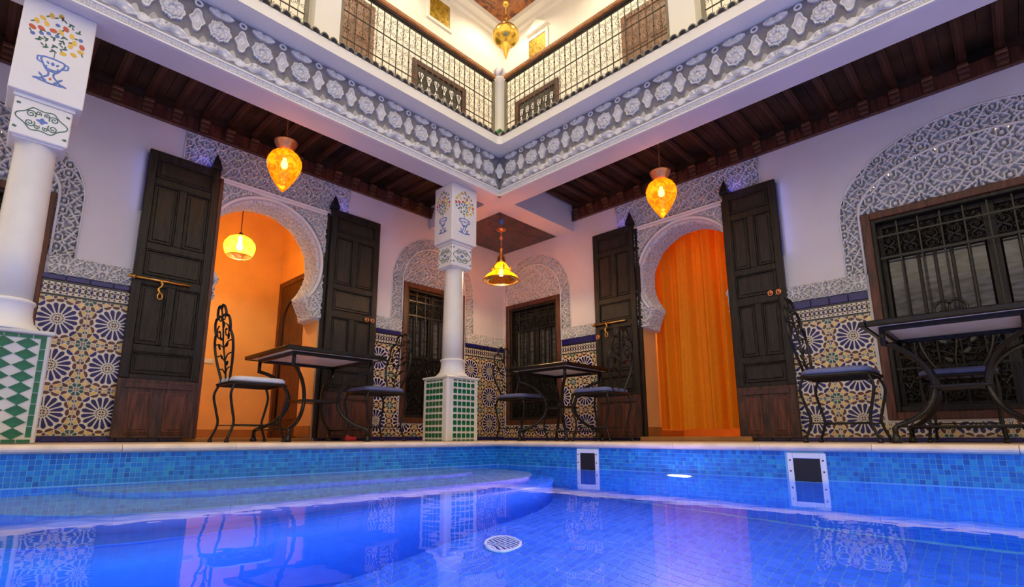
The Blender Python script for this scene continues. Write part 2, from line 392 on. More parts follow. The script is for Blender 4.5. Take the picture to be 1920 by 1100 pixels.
# ------------------------------------------------------------------ zellige tiles
CELL = 0.345
def zell_shards():
    S = []
    def pol(cx, cy, pts, a=0.0): return [(cx + x * cos(a) - y * sin(a), cy + x * sin(a) + y * cos(a)) for x, y in pts]
    def hexa(cx, cy, l, w_, a):
        l *= 1.16; w_ *= 1.18
        return pol(cx, cy, [(-l, 0), (-l * 0.45, -w_), (l * 0.45, -w_), (l, 0), (l * 0.45, w_), (-l * 0.45, w_)], a)
    def star(cx, cy, r, a=0.0): return pol(cx, cy, [((r if i % 2 == 0 else r * 0.55) * cos(PI * i / 4), (r if i % 2 == 0 else r * 0.55) * sin(PI * i / 4)) for i in range(8)], a)
    h = CELL / 2
    for i in range(4): S.append((pol(h, h, [(0.003, 0.003), (0.019, 0.003), (0.013, 0.013), (0.003, 0.019)], i * PI / 2), 3))
    for i in range(16):
        a = 2 * PI * (i + 0.5) / 16
        S.append((pol(h, h, [(0.044, -0.0035), (0.072, -0.0090), (0.106, -0.0150), (0.121, -0.008), (0.121, 0.008), (0.106, 0.0150), (0.072, 0.0090), (0.044, 0.0035)], a), 1))
        a = 2 * PI * i / 16
        S.append((pol(h, h, [(0.024, 0), (0.031, -0.0045), (0.040, 0), (0.031, 0.0045)], a), 4 if i % 2 else 3))
    # the rest of the field: cells between strapwork, from a symmetric set of centres
    seeds = []
    for i in range(16):
        a = 2 * PI * i / 16
        seeds.append((h + 0.1385 * cos(a), h + 0.1385 * sin(a), 3 if i % 2 else (1 if i % 4 else 3))); seeds.append((h + 0.114 * cos(a), h + 0.114 * sin(a), None))
        seeds.append((h + 0.114 * cos(a + PI / 16), h + 0.114 * sin(a + PI / 16), None))
    for i in range(8):
        a = 2 * PI * (i + 0.5) / 8
        seeds.append((h + 0.166 * cos(a), h + 0.166 * sin(a), 2))
        a = PI / 4 + i * PI / 2
        if i < 4: seeds.append((h + 0.172 * cos(a), h + 0.172 * sin(a), 2))
    for cx, cy in ((0, 0),):
        seeds.append((cx, cy, 3))
        for i in range(8):
            a = 2 * PI * i / 8
            seeds.append((cx + 0.034 * cos(a + PI / 8), cy + 0.034 * sin(a + PI / 8), 4))
        for i in range(4):
            a = PI / 4 + i * PI / 2
            seeds.append((cx + 0.062 * cos(a), cy + 0.062 * sin(a), 2))
            for s_ in (-1, 1): seeds.append((cx + 0.068 * cos(a + s_ * 0.42), cy + 0.068 * sin(a + s_ * 0.42), 3))
            a = i * PI / 2
            seeds.append((cx + 0.062 * cos(a), cy + 0.062 * sin(a), 2)); seeds.append((cx + 0.090 * cos(a), cy + 0.090 * sin(a), 4))
    for cx, cy in ((h, 0), (0, h)):
        seeds.append((cx, cy, 2))
        for s_ in (-1, 1):
            d = (s_ * 0.030, 0) if cy == 0 else (0, s_ * 0.030); seeds.append((cx + d[0], cy + d[1], 3))
            d = (s_ * 0.055, 0) if cy == 0 else (0, s_ * 0.055); seeds.append((cx + d[0], cy + d[1], 1))
    base = {}
    for x, y, c in seeds: base[(round(x % CELL, 4) % CELL, round(y % CELL, 4) % CELL)] = c
    allp = [(x + i * CELL, y + j * CELL, c) for (x, y), c in base.items() for i in (-1, 0, 1) for j in (-1, 0, 1)]
    allp = [p for p in allp if -0.09 < p[0] < CELL + 0.09 and -0.09 < p[1] < CELL + 0.09]
    for x, y, c in allp:
        if c is None: continue
        P = [(x - 0.03, y - 0.03), (x + 0.03, y - 0.03), (x + 0.03, y + 0.03), (x - 0.03, y + 0.03)]
        for x2, y2, _ in allp:
            dx, dy = x2 - x, y2 - y; d2 = dx * dx + dy * dy
            if d2 < 1e-8 or d2 > 0.0072: continue
            d_ = math.sqrt(d2); lim = d_ / 2 - 0.0030; nx, ny = dx / d_, dy / d_; Q = []
            for i in range(len(P)):
                a_, b_ = P[i - 1], P[i]; fa = (a_[0] - x) * nx + (a_[1] - y) * ny - lim; fb = (b_[0] - x) * nx + (b_[1] - y) * ny - lim
                if (fa > 0) != (fb > 0):
                    t = fa / (fa - fb); Q.append((a_[0] + (b_[0] - a_[0]) * t, a_[1] + (b_[1] - a_[1]) * t))
                if fb <= 0: Q.append(b_)
            P = Q
            if len(P) < 3: break
        if len(P) >= 3: S.append((P, c))
    return S
SHARDS = zell_shards()
def clip_poly(p, x0, x1, y0, y1):
    for ax, lim, sg in ((0, x0, 1), (0, x1, -1), (1, y0, 1), (1, y1, -1)):
        q = []
        for i in range(len(p)):
            a, b = p[i - 1], p[i]; ia = (a[ax] - lim) * sg >= 0; ib = (b[ax] - lim) * sg >= 0
            if ia != ib:
                t = (lim - a[ax]) / (b[ax] - a[ax]); q.append((a[0] + (b[0] - a[0]) * t, a[1] + (b[1] - a[1]) * t))
            if ib: q.append(b)
        p = q
        if len(p) < 3: return []
    return p
ZCACHE = {}
ZM = ['zell_white', 'zell_blue', 'zell_yellow', 'zell_brown', 'zell_green']
def zell_tile(x0, x1, y0, y1):
    k = tuple(round(t, 3) for t in (x0, x1, y0, y1))
    if k in ZCACHE: return ZCACHE[k]
    g = 0.0012
    b = MB(); b.box(x0 + g, x1 - g, -0.010, 0.0, y0 + g, y1 - g)
    for p, m_ in SHARDS:
        c = clip_poly(p, x0 + 0.004, x1 - 0.004, y0 + 0.004, y1 - 0.004)
        if len(c) >= 3: b.prism(c[::-1], -0.0102, -0.0130, 'y', m_, capa=False)
    me = b.mesh('tile', ZM); fix_normals(me); ZCACHE[k] = me; return me
def zell_area(parent, u0, u1, z0, z1, uo, zo):
    """tiles of the rosette lattice with a lattice corner at (uo, zo), cut to the rectangle"""
    i0 = math.floor((u0 - uo) / CELL + 1e-6); i1 = math.ceil((u1 - uo) / CELL - 1e-6)
    j0 = math.floor((z0 - zo) / CELL + 1e-6); j1 = math.ceil((z1 - zo) / CELL - 1e-6)
    for i in range(i0, i1):
        for j in range(j0, j1):
            bx, bz = uo + i * CELL, zo + j * CELL
            x0, x1 = max(0, u0 - bx), min(CELL, u1 - bx); y0, y1 = max(0, z0 - bz), min(CELL, z1 - bz)
            if x1 - x0 < 0.012 or y1 - y0 < 0.012: continue
            put('tile', zell_tile(x0, x1, y0, y1), parent, (bx, 0, bz))
BCACHE = {}
def border_row(parent, u0, u1, z, hgt, kind, step=0.15):
    n = max(1, round((u1 - u0) / step)); L_ = (u1 - u0) / n
    k = (kind, round(L_, 3), round(hgt, 3))
    if k not in BCACHE:
        b = MB(); g = 0.0015
        if kind == 'blue': b.box(g, L_ - g, -0.020, 0, g, hgt - g, 0, 0.004); me = b.mesh('border_tile', ['zell_blue'])
        elif kind == 'black': b.box(g, L_ - g, -0.014, 0, 0, hgt, 0); me = b.mesh('border_tile', ['zell_black'])
        else:
            b.box(g, L_ - g, -0.010, 0, g, hgt - g, 0)
            m_ = 4
            for q in range(m_):
                cx = L_ * (q + 0.5) / m_; hw = L_ / m_ * 0.5
                b.prism([(cx - hw * 0.62, hgt * 0.5), (cx, hgt * 0.22), (cx + hw * 0.62, hgt * 0.5), (cx, hgt * 0.78)], -0.0102, -0.0135, 'y', 1 + q % 2, capa=False)
                for zz in (0.13, 0.87):
                    b.prism([(cx - hw * 0.55, hgt * zz), (cx, hgt * (zz - 0.08)), (cx + hw * 0.55, hgt * zz), (cx, hgt * (zz + 0.08))], -0.0102, -0.0130, 'y', 2, capa=False)
                for xx in (-1, 1):
                    for zz in (0.30, 0.70):
                        px = cx + xx * hw * 0.78
                        b.prism([(px - 0.006, hgt * zz - 0.006), (px + 0.006, hgt * zz - 0.004), (px + 0.004, hgt * zz + 0.008), (px - 0.006, hgt * zz + 0.006)], -0.0102, -0.0130, 'y', 3, capa=False)
            me = b.mesh('border_tile', ['zell_white', 'zell_blue', 'zell_black', 'zell_brown'])
        fix_normals(me); BCACHE[k] = me
    for i in range(n): put('border_tile', BCACHE[k], parent, (u0 + i * L_, 0, z))

# ================================================================== SETTING
# ---------------- deck, coping and pool
b = MB()
b.prism([(-2.6, POOL + 0.30), (POOL + 0.30, POOL + 0.30), (POOL + 0.30, -2.6), (7.2, -2.6), (7.2, 9.0), (-2.6, 9.0)], -0.25, 0.0, 'z')
floor = structure(obj('floor', b, ['deck']), 'beige tiled poolside floor under the arcade')
prof = [(0, -0.040), (-0.016, -0.038), (-0.026, -0.030), (-0.029, -0.020), (-0.026, -0.010), (-0.016, -0.002), (0, 0.0015), (0.298, 0.0015), (0.298, -0.040)]
def coping(L_):
    c = MB(); c.prism([(y, z) for y, z in prof], 0.0012, L_ - 0.0012, 'x'); me = c.mesh('coping_stone', ['coping']); fix_normals(me); return me
q = MB()
for x0, x1, y0, y1 in ((-3.9, PX0, -3.9, POOL + 2), (PX0, 7.2, -3.9, PX0)): q.box(x0, x1, y0, y1, -0.25, 0.0)
structure(obj('floor_near', q, ['deck']), 'beige tiled floor on the near sides of the pool')
for nm, x0, x1, y0, y1 in (('wall_near', -3.9, 6.0, -3.9, -3.6), ('wall_far_left', -3.9, -3.6, -3.6, 5.6)):  # unseen walls added so that daylight comes in from above
    q = MB(); q.box(x0, x1, y0, y1, 0.0, 3.3); structure(obj(nm, q, ['plaster']), 'unseen plain plaster wall added behind the viewer to shape the daylight')
edge = structure(empty('pool_edge'), 'beige stone coping along the rim of the pool')
CL = 0.55; cme = coping(CL)
nL = 10
for i in range(nL): put('coping_stone', cme, edge, (POOL - (i + 1) * CL, POOL, 0))
for i in range(nL): put('coping_stone', cme, edge, (POOL, POOL - i * CL, 0), (0, 0, -PI / 2))
b = MB(); b.box(POOL + 0.001, POOL + 0.298, POOL + 0.001, POOL + 0.298, -0.040, 0.0015, 0, 0.006); obj('coping_stone', b, ['coping'], edge)

pool = structure(empty('pool_basin'), 'tiled swimming pool basin lined with blue mosaic')
b = MB()
b.box(PX0, POOL + 0.02, POOL, POOL + 0.25, PFLOOR - 0.1, -0.041); b.box(POOL, POOL + 0.25, PX0, POOL + 0.02, PFLOOR - 0.1, -0.041)
b.box(PX0, POOL + 0.2, PX0 - 0.2, PX0, PFLOOR - 0.1, -0.041); b.box(PX0 - 0.2, PX0, PX0, POOL + 0.2, PFLOOR - 0.1, -0.041)
b.box(PX0, POOL, PX0, POOL, PFLOOR - 0.2, PFLOOR)
obj('basin_shell', b, ['grout_pool'], pool)
T = 0.025; rows = 6
tm = []
for i in range(len(BLUES)):
    q = MB(); q.box(0.0014, T - 0.0014, -0.003, 0.002, 0.0014, T - 0.0014, 0, 0.0008); me = q.mesh('mosaic_tile', ['mosaic_%d' % i]); fix_normals(me); tm.append(me)
skims = (2.38, 0.895)
rest = MB()
for side in 'LR':
    ncol = int((POOL - (-0.6)) / T)
    for i in range(ncol):
        s_ = POOL - (i + 1) * T            # start of the column along the wall
        for j in range(rows):
            z = -0.042 - (j + 1) * T
            if side == 'R' and any(abs(s_ + T / 2 - c) < 0.10 for c in skims): continue
            ci = random.choice((0, 0, 1, 1, 1, 2, 3, 4, 5)) if not (j == 0 and random.random() < 0.4) else 2
            near = 0.10 <= s_ < 0.70 if side == 'L' else 0.05 <= s_ < 0.62
            if near:
                if side == 'L': put('mosaic_tile', tm[ci], pool, (s_, POOL, z))
                else: put('mosaic_tile', tm[ci], pool, (POOL, s_ + T, z), (0, 0, -PI / 2))
            else:
                g = 0.0014
                if side == 'L': rest.box(s_ + g, s_ + T - g, POOL - 0.003, POOL, z + g, z + T - g, ci)
                else: rest.box(POOL - 0.003, POOL, s_ + g, s_ + T - g, z + g, z + T - g, ci)
tag(obj('waterline_mosaic', rest, ['mosaic_%d' % i for i in range(len(BLUES))], pool, fix=False), kind='stuff')
# mosaic under water: tile sheets as real tiles in one part each
def sheet(name, n1, n2, fn, step=0.05):
    q = MB(); g = 0.0018
    for i in range(n1):
        for j in range(n2):
            vs = [fn(i * step + a, j * step + c) for a, c in ((g, g), (step - g, g), (step - g, step - g), (g, step - g))]
            q.add(vs, [(0, 1, 2, 3)], random.randrange(4))
    return tag(obj(name, q, ['floor_mosaic_%d' % i for i in range(4)], pool, fix=False), kind='stuff')
nfl = int((POOL - PX0) / 0.05)
sheet('floor_mosaic', nfl, nfl, lambda a, c: (PX0 + a, PX0 + c, PFLOOR + 0.002))
nh = int((-0.196 - PFLOOR) / 0.05)
sheet('wall_mosaic', nfl, nh, lambda a, c: (PX0 + a, POOL - 0.002, PFLOOR + c))
sheet('wall_mosaic', nfl, nh, lambda a, c: (POOL - 0.002, POOL - a, PFLOOR + c))
# rounded steps along the left side
def rrect(x0, x1, y0, y1, r, n=10):
    return arc(x0 + r, y0 + r, r, PI, 1.5 * PI, n) + arc(x1 - r, y0 + r, r, 1.5 * PI, 2 * PI, n) + [(x1, y1), (x0, y1)]
steps = structure(empty('pool_steps'), 'rounded pale steps under water along the pool side')
for (x0, x1, y0, r, zt, zb) in ((0.42, 2.78, 2.76, 0.50, WATER - 0.10, WATER - 0.34), (0.02, 3.14, 2.40, 0.72, WATER - 0.34, WATER - 0.68), (-0.2, 3.32, 2.30, 0.8, WATER - 0.68, PFLOOR)):
    poly = rrect(x0, x1, y0, POOL - 0.004, r)
    q = MB(); q.prism(poly, zb, zt - 0.02, 'z', 0, True); st = obj('step', q, ['riser' if zb > PFLOOR else 'floor_mosaic_1'], steps)
    q = MB(); q.prism([(x, y) for x, y in rrect(x0 - 0.01, x1 + 0.01, y0 - 0.012, POOL - 0.004, r)], zt - 0.02, zt, 'z', 0, True)
    obj('tread', q, ['tread' if zb > PFLOOR else 'floor_mosaic_1'], st)
# water
b = MB(); b.add([(PX0, PX0, WATER), (POOL, PX0, WATER), (POOL, POOL, WATER), (PX0, POOL, WATER)], [(0, 1, 2, 3)])
wo = tag(obj('pool_water', b, ['water'], fix=False), 'still clear blue water filling the pool', 'water', None, 'stuff')
# floor drain
dr = tag(empty('floor_drain', (2.115, 2.085, PFLOOR + 0.004)), 'round white drain grate on the pool floor', 'drain')
b = MB(); b.lathe([(0.088, 0), (0.088, 0.012), (0.100, 0.012), (0.104, 0.006), (0.104, 0)], 32, cap=False); obj('rim', b, ['pool_white'], dr)
b = MB(); b.lathe([(0.0001, 0.001), (0.09, 0.001)], 32, cap=False); obj('well', b, ['mosaic_2'], dr)
for i in range(-4, 5):
    x = i * 0.0195; hl = math.sqrt(max(0, 0.088 ** 2 - x * x))
    b = MB(); b.box(x - 0.005, x + 0.005, -hl, hl, 0.004, 0.011, 0, 0.002); obj('bar', b, ['pool_white'], dr)
# skimmers
for k, (c, lab) in enumerate(((2.38, 'white framed pool skimmer opening nearest the pool corner'), (0.895, 'white framed pool skimmer opening below the right leaf of the curtained door'))):
    e = tag(on_side(empty('pool_skimmer'), 'R', POOL), lab, 'skimmer', None)
    u = -c
    b = MB(); f = 0.030; z0, z1 = -0.34, -0.050
    b.box(u - 0.098, u - 0.098 + f, -0.012, 0.005, z0, z1, 0, 0.003); b.box(u + 0.098 - f, u + 0.098, -0.012, 0.005, z0, z1, 0, 0.003)
    b.box(u - 0.068, u + 0.068, -0.012, 0.005, z1 - f, z1, 0, 0.003); b.box(u - 0.068, u + 0.068, -0.012, 0.005, z0, z0 + f, 0, 0.003)
    obj('frame', b, ['pool_white'], e)
    b = MB(); b.box(u - 0.068, u + 0.068, -0.006, -0.001, z0 + f, z1 - f); obj('throat_shade_plate', b, ['black'], e)  # flat black plate, the shade of the opening put into its colour
    for zz in (-0.09, -0.15, -0.22, -0.29):
        for sx in (-1, 1):
            b = MB(); b.lathe([(0.0001, 0.003), (0.004, 0.002), (0.005, 0)], 8, cap=False); obj('screw', b, ['iron'], e, (u + sx * 0.083, -0.0125, zz), (PI / 2, 0, 0))
# underwater lamps
def pool_lamp(side, u, z, power, lab, dist=POOL, col=(0.85, 0.52, 1.0), tilt=0.10):
    e = tag(empty('pool_lamp'), lab, 'lamp', None)
    if side == 'S': e.location = (u, PX0, 0); e.rotation_euler = (0, 0, PI)
    elif side == 'W': e.location = (PX0, u, 0); e.rotation_euler = (0, 0, PI / 2)
    else: on_side(e, side, dist)
    if side in 'SW': u = 0
    b = MB(); b.lathe([(0.10, 0), (0.105, 0.012), (0.085, 0.02), (0.082, 0.012)], 28, cap=False); obj('rim', b, ['pool_white'], e, (u, -0.003, z), (PI / 2, 0, 0))
    b = MB(); b.lathe([(0.084, 0.0), (0.08, 0.012), (0.05, 0.022), (0.0001, 0.026)], 28, cap=False); obj('lens', b, ['pool_lens'], e, (u, -0.003, z), (PI / 2, 0, 0))
    ld = bpy.data.lights.new('pool_light', 'AREA'); ld.shape = 'DISK'; ld.size = 0.16; ld.energy = power; ld.color = col; ld.spread = PI
    ld.cycles.use_multiple_importance_sampling = False
    lo = bpy.data.objects.new('pool_light', ld); COL.objects.link(lo); lo.parent = e; lo.location = (u, -0.06, z); lo.rotation_euler = (-PI / 2 + tilt, 0, 0)
pool_lamp('R', -1.65, WATER - 0.17, 27, 'round white lamp glowing under water in the right pool side')
pool_lamp('R', 1.2, WATER - 0.45, 14, 'added round pool lamp, unseen, further along the right pool side')  # unseen lamp added to spread the pool light more evenly
pool_lamp('S', -0.4, WATER - 0.2, 40, 'added blue pool lamp, unseen, brightening the water from the near end, towards the left side', col=(0.08, 0.60, 1.0), tilt=0.55)  # unseen blue lamps added at the near and left ends to brighten the pool
pool_lamp('S', 1.9, WATER - 0.2, 32, 'added blue pool lamp, unseen, brightening the water from the near end, towards the right side', col=(0.10, 0.60, 1.0), tilt=0.55)
pool_lamp('W', -0.2, WATER - 0.2, 40, 'added blue pool lamp, unseen, brightening the water from the far left end of the pool', col=(0.08, 0.60, 1.0), tilt=0.55)

# ---------------- lower walls
def horseshoe(c):
    R_ = [(0.57, 0.0), (0.57, 1.22), (0.505, 1.235), (0.495, 1.30), (0.455, 1.385), (0.418, 1.455)]
    a0 = math.asin((1.455 - 1.80) / 0.54)
    A = arc(0, 1.80, 0.54, a0, PI - a0, 44)
    P = R_ + A[1:-1] + [(-x, z) for x, z in R_[::-1]]
    return [(c + x, z) for x, z in P]      # from right foot over the top to left foot
def wall(name, side, u0, u1, dc, wins, lab):
    z1 = 3.12; th = 0.34
    hs = horseshoe(dc)
    outer = [(u0, 0), (u0, z1), (u1, z1), (u1, 0)] + hs
    loops = [outer] + wins
    flat = [p for l in loops for p in l]
    tris = tessellate_polygon([[Vector((p[0], p[1], 0)) for p in l] for l in loops])
    q = MB()
    q.add([(p[0], 0, p[1]) for p in flat], tris); q.add([(p[0], th, p[1]) for p in flat], tris)
    for l in loops:
        n = len(l)
        q.add([(p[0], 0, p[1]) for p in l] + [(p[0], th, p[1]) for p in l], [(i, (i + 1) % n, n + (i + 1) % n, n + i) for i in range(n)])
    o = obj(name, q, ['plaster']); on_side(o, side, YL if side == 'L' else XR)
    return structure(o, lab), hs
WIN_L2 = (3.44, 4.40, 0.20, 1.87); WIN_L1 = (-1.295, 0.255, 0.16, 1.87)
WIN_R2 = (-5.0, -4.04, 0.20, 1.85); WIN_R1 = (-0.765, 0.805, 0.17, 1.90)
ZB0, ZB1 = 1.245, 1.385          # carved band above the tiles
def ell(c, a, bb, zs, n=40): return [(c + a * cos(PI - PI * i / n), zs + bb * sin(PI - PI * i / n)) for i in range(n + 1)]
def niche(win, c, a, bb, lim=(-9, 9)):
    """opening of a window together with the recess of its carved arch"""
    P = [(c - a, ZB1)] + ell(c, a, bb, win[3]) + [(c + a, ZB1)]
    P = [(min(max(u, lim[0]), lim[1]), z) for u, z in P]
    P = [p for i, p in enumerate(P) if i == 0 or math.dist(p, P[i - 1]) > 1e-5]
    return P + [(win[1], ZB1), (win[1], win[2]), (win[0], win[2]), (win[0], ZB1)]
def rect(a, b_, c, d): return [(a, c), (a, d), (b_, d), (b_, c)]
REC = 0.055
wallL, hsL = wall('wall_left', 'L', -1.5, XR, DOOR_L, [niche(WIN_L1, -0.52, 0.94, 0.66), niche(WIN_L2, 3.92, 0.64, 0.64), rect(DOOR_L - 0.80, DOOR_L + 0.83, 2.435, 2.765)], 'lilac white plaster wall on the left with carved bands')
wallR, hsR = wall('wall_right', 'R', -YL, 1.5, DOOR_R, [niche(WIN_R1, 0.02, 0.94, 0.66), niche(WIN_R2, -4.52, 0.64, 0.64, (-YL + 0.012, 9)), rect(DOOR_R - 0.80, DOOR_R + 0.83, 2.435, 2.765)], 'lilac white plaster wall on the right with carved bands')

def arch_mask(c, a, bb, zs, zbot, hw, ztop, lim=None):
    def f(u, z):
        up = (z >= zs) & (((u - c) / a) ** 2 + ((z - zs) / bb) ** 2 < 1.0)
        dn = (z < zs) & (z > zbot) & (np.abs(u - c) < a)
        k = (up | dn) & ~((np.abs(u - c) < hw) & (z < ztop))
        if lim: k &= (u > lim[0]) & (u < lim[1])
        return k
    return f
def rim(parent, pts, r=0.008, y=-0.012, name='rim_moulding', m='carved', closed=False):
    q = MB(); q.tube([(u, y, z) for u, z in pts], r, 6, closed, 0, True); return obj(name, q, [m], parent)
def arch_set(par, c, a, bb, ia, ib, win, cell, lim=None):
    zt = win[3] - 0.01; hw = (win[1] - win[0]) / 2 - 0.01
    zs = win[3]
    outer = arch_mask(c, a, bb, zs, ZB1 - 0.004, hw, zt, lim)
    inner = lambda u, z: (z >= zs) & (((u - c) / ia) ** 2 + ((z - zs) / ib) ** 2 < 1.0)
    m1 = lambda u, z: outer(u, z) & ~inner(u, z)
    m2 = lambda u, z: outer(u, z) & inner(u, z)
    carve('carved_band', par, c - a, c + a, ZB1 - 0.003, zs + bb, m1, cell, 0.060, REC, 0.005)
    carve('carved_tympanum', par, c - ia, c + ia, zs, zs + ib, m2, cell * 1.15, 0.063, REC, 0.005)
    def cut(P): return [p for p in P if (not lim or lim[0] <= p[0] <= lim[1])]
    rim(par, cut([(c - a, ZB1)] + ell(c, a, bb, zs) + [(c + a, ZB1)]), 0.007, -0.002)
    rim(par, cut([(c - ia, ZB1)] + ell(c, ia, ib, zs) + [(c + ia, ZB1)]), 0.010, -0.006)
arch_set(wallL, -0.52, 0.94, 0.66, 0.79, 0.44, WIN_L1, 0.15, (-1.2, 9))
arch_set(wallL, 3.92, 0.64, 0.64, 0.49, 0.50, WIN_L2, 0.135)
arch_set(wallR, 0.02, 0.94, 0.66, 0.80, 0.44, WIN_R1, 0.15, (-9, 0.95))
arch_set(wallR, -4.52, 0.64, 0.64, 0.49, 0.50, WIN_R2, 0.135, (-YL + 0.01, 9))
def bands(par, segs):
    for a, c in segs: carve('carved_band', par, a, c, ZB0, ZB1, None, 0.12, depth=0.030, res=0.005); rim(par, [(a, ZB1), (c, ZB1)], 0.004, -0.006)
bands(wallL, ((0.27, 1.10), (3.0, 3.425), (4.415, XR)))
bands(wallR, ((-YL, -5.015), (-4.025, -3.30), (-1.55, -0.78)))
# jamb strips beside the windows between band and arch are part of the arch mask above
def door_carving(par, c, hs):
    # rectangular carved frame round the horseshoe opening
    H_ = lambda u, z: ((u - c) ** 2 + (z - 1.80) ** 2 < 0.575 ** 2)
    def sp(u, z): return ~H_(u, z) & ~((np.abs(u - c) < 0.44) & (z < 1.8)) & ~((np.abs(u - c) < 0.585) & (z < 1.24))
    carve('carved_spandrel', par, c - 0.60, c + 0.60, 1.24, 2.365, sp, 0.135, depth=0.040, res=0.005)
    carve('carved_panel', par, c - 0.80, c + 0.83, 2.435, 2.765, None, 0.135, 0.062, REC, 0.005)
    for u in (c - 0.80, c + 0.83): rim(par, [(u, 2.435), (u, 2.765)], 0.006, -0.008)
    q = MB()
    q.prism([(0, 2.365), (-0.022, 2.372), (-0.030, 2.39), (-0.022, 2.408), (-0.030, 2.42), (0, 2.436)], c - 0.66, c + 0.66, 'x'); obj('string_course', q, ['white_trim'], par)
    a0 = math.asin((1.455 - 1.80) / 0.54)
    rim(par, arc(c, 1.80, 0.558, a0, PI - a0, 50), 0.017, -0.006, 'arch_moulding', 'white_trim')
    # carved lining of the arch
    pts = [p for p in hs if p[1] > 1.225]
    d = [0.0]
    for i in range(1, len(pts)): d.append(d[-1] + math.dist(pts[i], pts[i - 1]))
    tot = d[-1]; n = int(tot / 0.006); s = np.linspace(0, tot, n)
    pu = np.interp(s, d, [p[0] for p in pts]); pz = np.interp(s, d, [p[1] for p in pts])
    tu = np.gradient(pu); tz = np.gradient(pz); l = np.hypot(tu, tz) + 1e-9
    nu_, nz_ = -tz / l, tu / l           # path runs right foot -> top -> left foot: left normal points inwards
    yv = np.linspace(0.012, 0.335, 54)
    S_, Y_ = np.meshgrid(s, yv, indexing='ij')
    edge_ = np.minimum(1, np.minimum((Y_ - 0.012) / 0.02, (0.335 - Y_) / 0.02))
    h = 0.002 + 0.024 * carve_h(S_, Y_, 0.135) * np.clip(edge_, 0, 1)
    P = np.stack([pu[:, None] + nu_[:, None] * h, Y_, pz[:, None] + nz_[:, None] * h], -1)
    put('carved_lining', grid_mesh('carved_lining', P, np.ones((P.shape[0] - 1, P.shape[1] - 1), bool), 'carved'), par)
door_carving(wallL, DOOR_L, hsL); door_carving(wallR, DOOR_R, hsR)

# ---------------- tiled wainscots
def wainscot(name, side, areas, uo, zo, z0, zt, lab):
    e = structure(on_side(empty(name), side, (YL if side == 'L' else XR) - 0.001), lab)
    for u0, u1, full in areas:
        zell_area(e, u0, u1, z0, zt, uo, zo) if full is True else zell_area(e, u0, u1, z0, full, uo, zo)
        border_row(e, u0, u1, 0.002, z0 - 0.003, 'blue')
        if full is True:
            border_row(e, u0, u1, zt + 0.001, 0.012, 'black'); border_row(e, u0, u1, zt + 0.014, 0.092, 'knot')
            border_row(e, u0, u1, zt + 0.107, 0.012, 'black'); border_row(e, u0, u1, zt + 0.120, 1.243 - zt - 0.120, 'blue')
    return e
wainscot('trim_1', 'L', ((-0.35, 1.27, True), (2.44, 3.42, True), (3.42, 4.42, 0.19), (4.42, XR - 0.012, True)), 0.72 - 1.5 * CELL, 0.045, 0.045, 1.08, 'blue and yellow rosette tile wainscot on the left wall')
wainscot('trim_2', 'R', ((-YL + 0.012, -5.02, True), (-5.02, -4.02, 0.19), (-4.02, -2.95, True), (-1.78, -0.785, True), (-0.785, 0.9, 0.155)), -0.926 - 1.5 * CELL, 0.015, 0.035, 1.05, 'blue and yellow rosette tile wainscot on the right wall')

# ---------------- beams, frieze, slab, ceilings
def beam(side, lab):
    # outer face at BO, runs to the opposite wall
    u0, u1 = (-2.0, XR - 0.005) if side == 'L' else (-YL + 0.005, 2.0)
    e = structure(on_side(empty('beam_left' if side == 'L' else 'beam_right'), side, BO), lab)
    q = MB(); q.box(u0, u1, 0.0 if side == 'L' else 0.0015, BI - BO, ZS if side == 'L' else ZS - 0.0015, ZSL - 0.001); obj('beam_core', q, ['plaster'], e)
    f0, f1 = (-1.9, BO) if side == 'L' else (-BO, 1.9)
    q = MB(); q.box(f0, f1, -0.006, 0.0, ZS + 0.002, ZSL - 0.002); obj('frieze_ground', q, ['frieze_ground'], e)
    # lower mouldings with a carved strip
    z = ZS
    q = MB(); q.prism([(0, z - 0.002), (-0.030, z - 0.002), (-0.030, z + 0.012), (-0.020, z + 0.018), (-0.020, z + 0.052), (-0.032, z + 0.058), (-0.032, z + 0.070), (-0.012, z + 0.082), (0, z + 0.082)], f0, f1, 'x'); obj('lower_moulding', q, ['white_trim'], e)
    carve('carved_strip', e, f0, f1, z + 0.018, z + 0.052, None, 0.030, 0.007, -0.0205, 0.004)
    return e
bL = beam('L', 'white beam with carved frieze over the left arcade'); bR = beam('R', 'white beam with carved frieze over the right arcade')

def relief(outline, fh, base=0.006, nr=9):
    """outline: closed list of (u,z) about 0,0; fh(r,angle) height 0..1"""
    q = MB(); n = len(outline); vs = []; fs = []
    for k in range(nr + 1):
        t = 1 - k / nr
        for i, (x, z) in enumerate(outline):
            a = math.atan2(z, x); vs.append((x * max(t, 0.02), -fh(t, a) * 1.0, z * max(t, 0.02)))
    for k in range(nr):
        for i in range(n):
            j = (i + 1) % n; fs.append((k * n + i, k * n + j, (k + 1) * n + j, (k + 1) * n + i))
    fs.append(tuple(nr * n + i for i in range(n)))
    q.add(vs, fs, 0, True)
    q.add([(x, 0.0, z) for x, z in outline] + [(x, -fh(1, 0), z) for x, z in outline], [(i, (i + 1) % n, n + (i + 1) % n, n + i) for i in range(n)])
    return q
def mk(q, name, mats=('frieze_white',)):
    me = q.mesh(name, list(mats)); fix_normals(me); return me
def lobes(rx, rz, k, amp, n=64, ph=0.0, sharp=0.6):
    P = []
    for i in range(n):
        a = 2 * PI * i / n; s = abs(cos((a - ph) * k / 2)) ** sharp
        r = 1 - amp * (1 - s); P.append((rx * r * cos(a), rz * r * sin(a)))
    return P
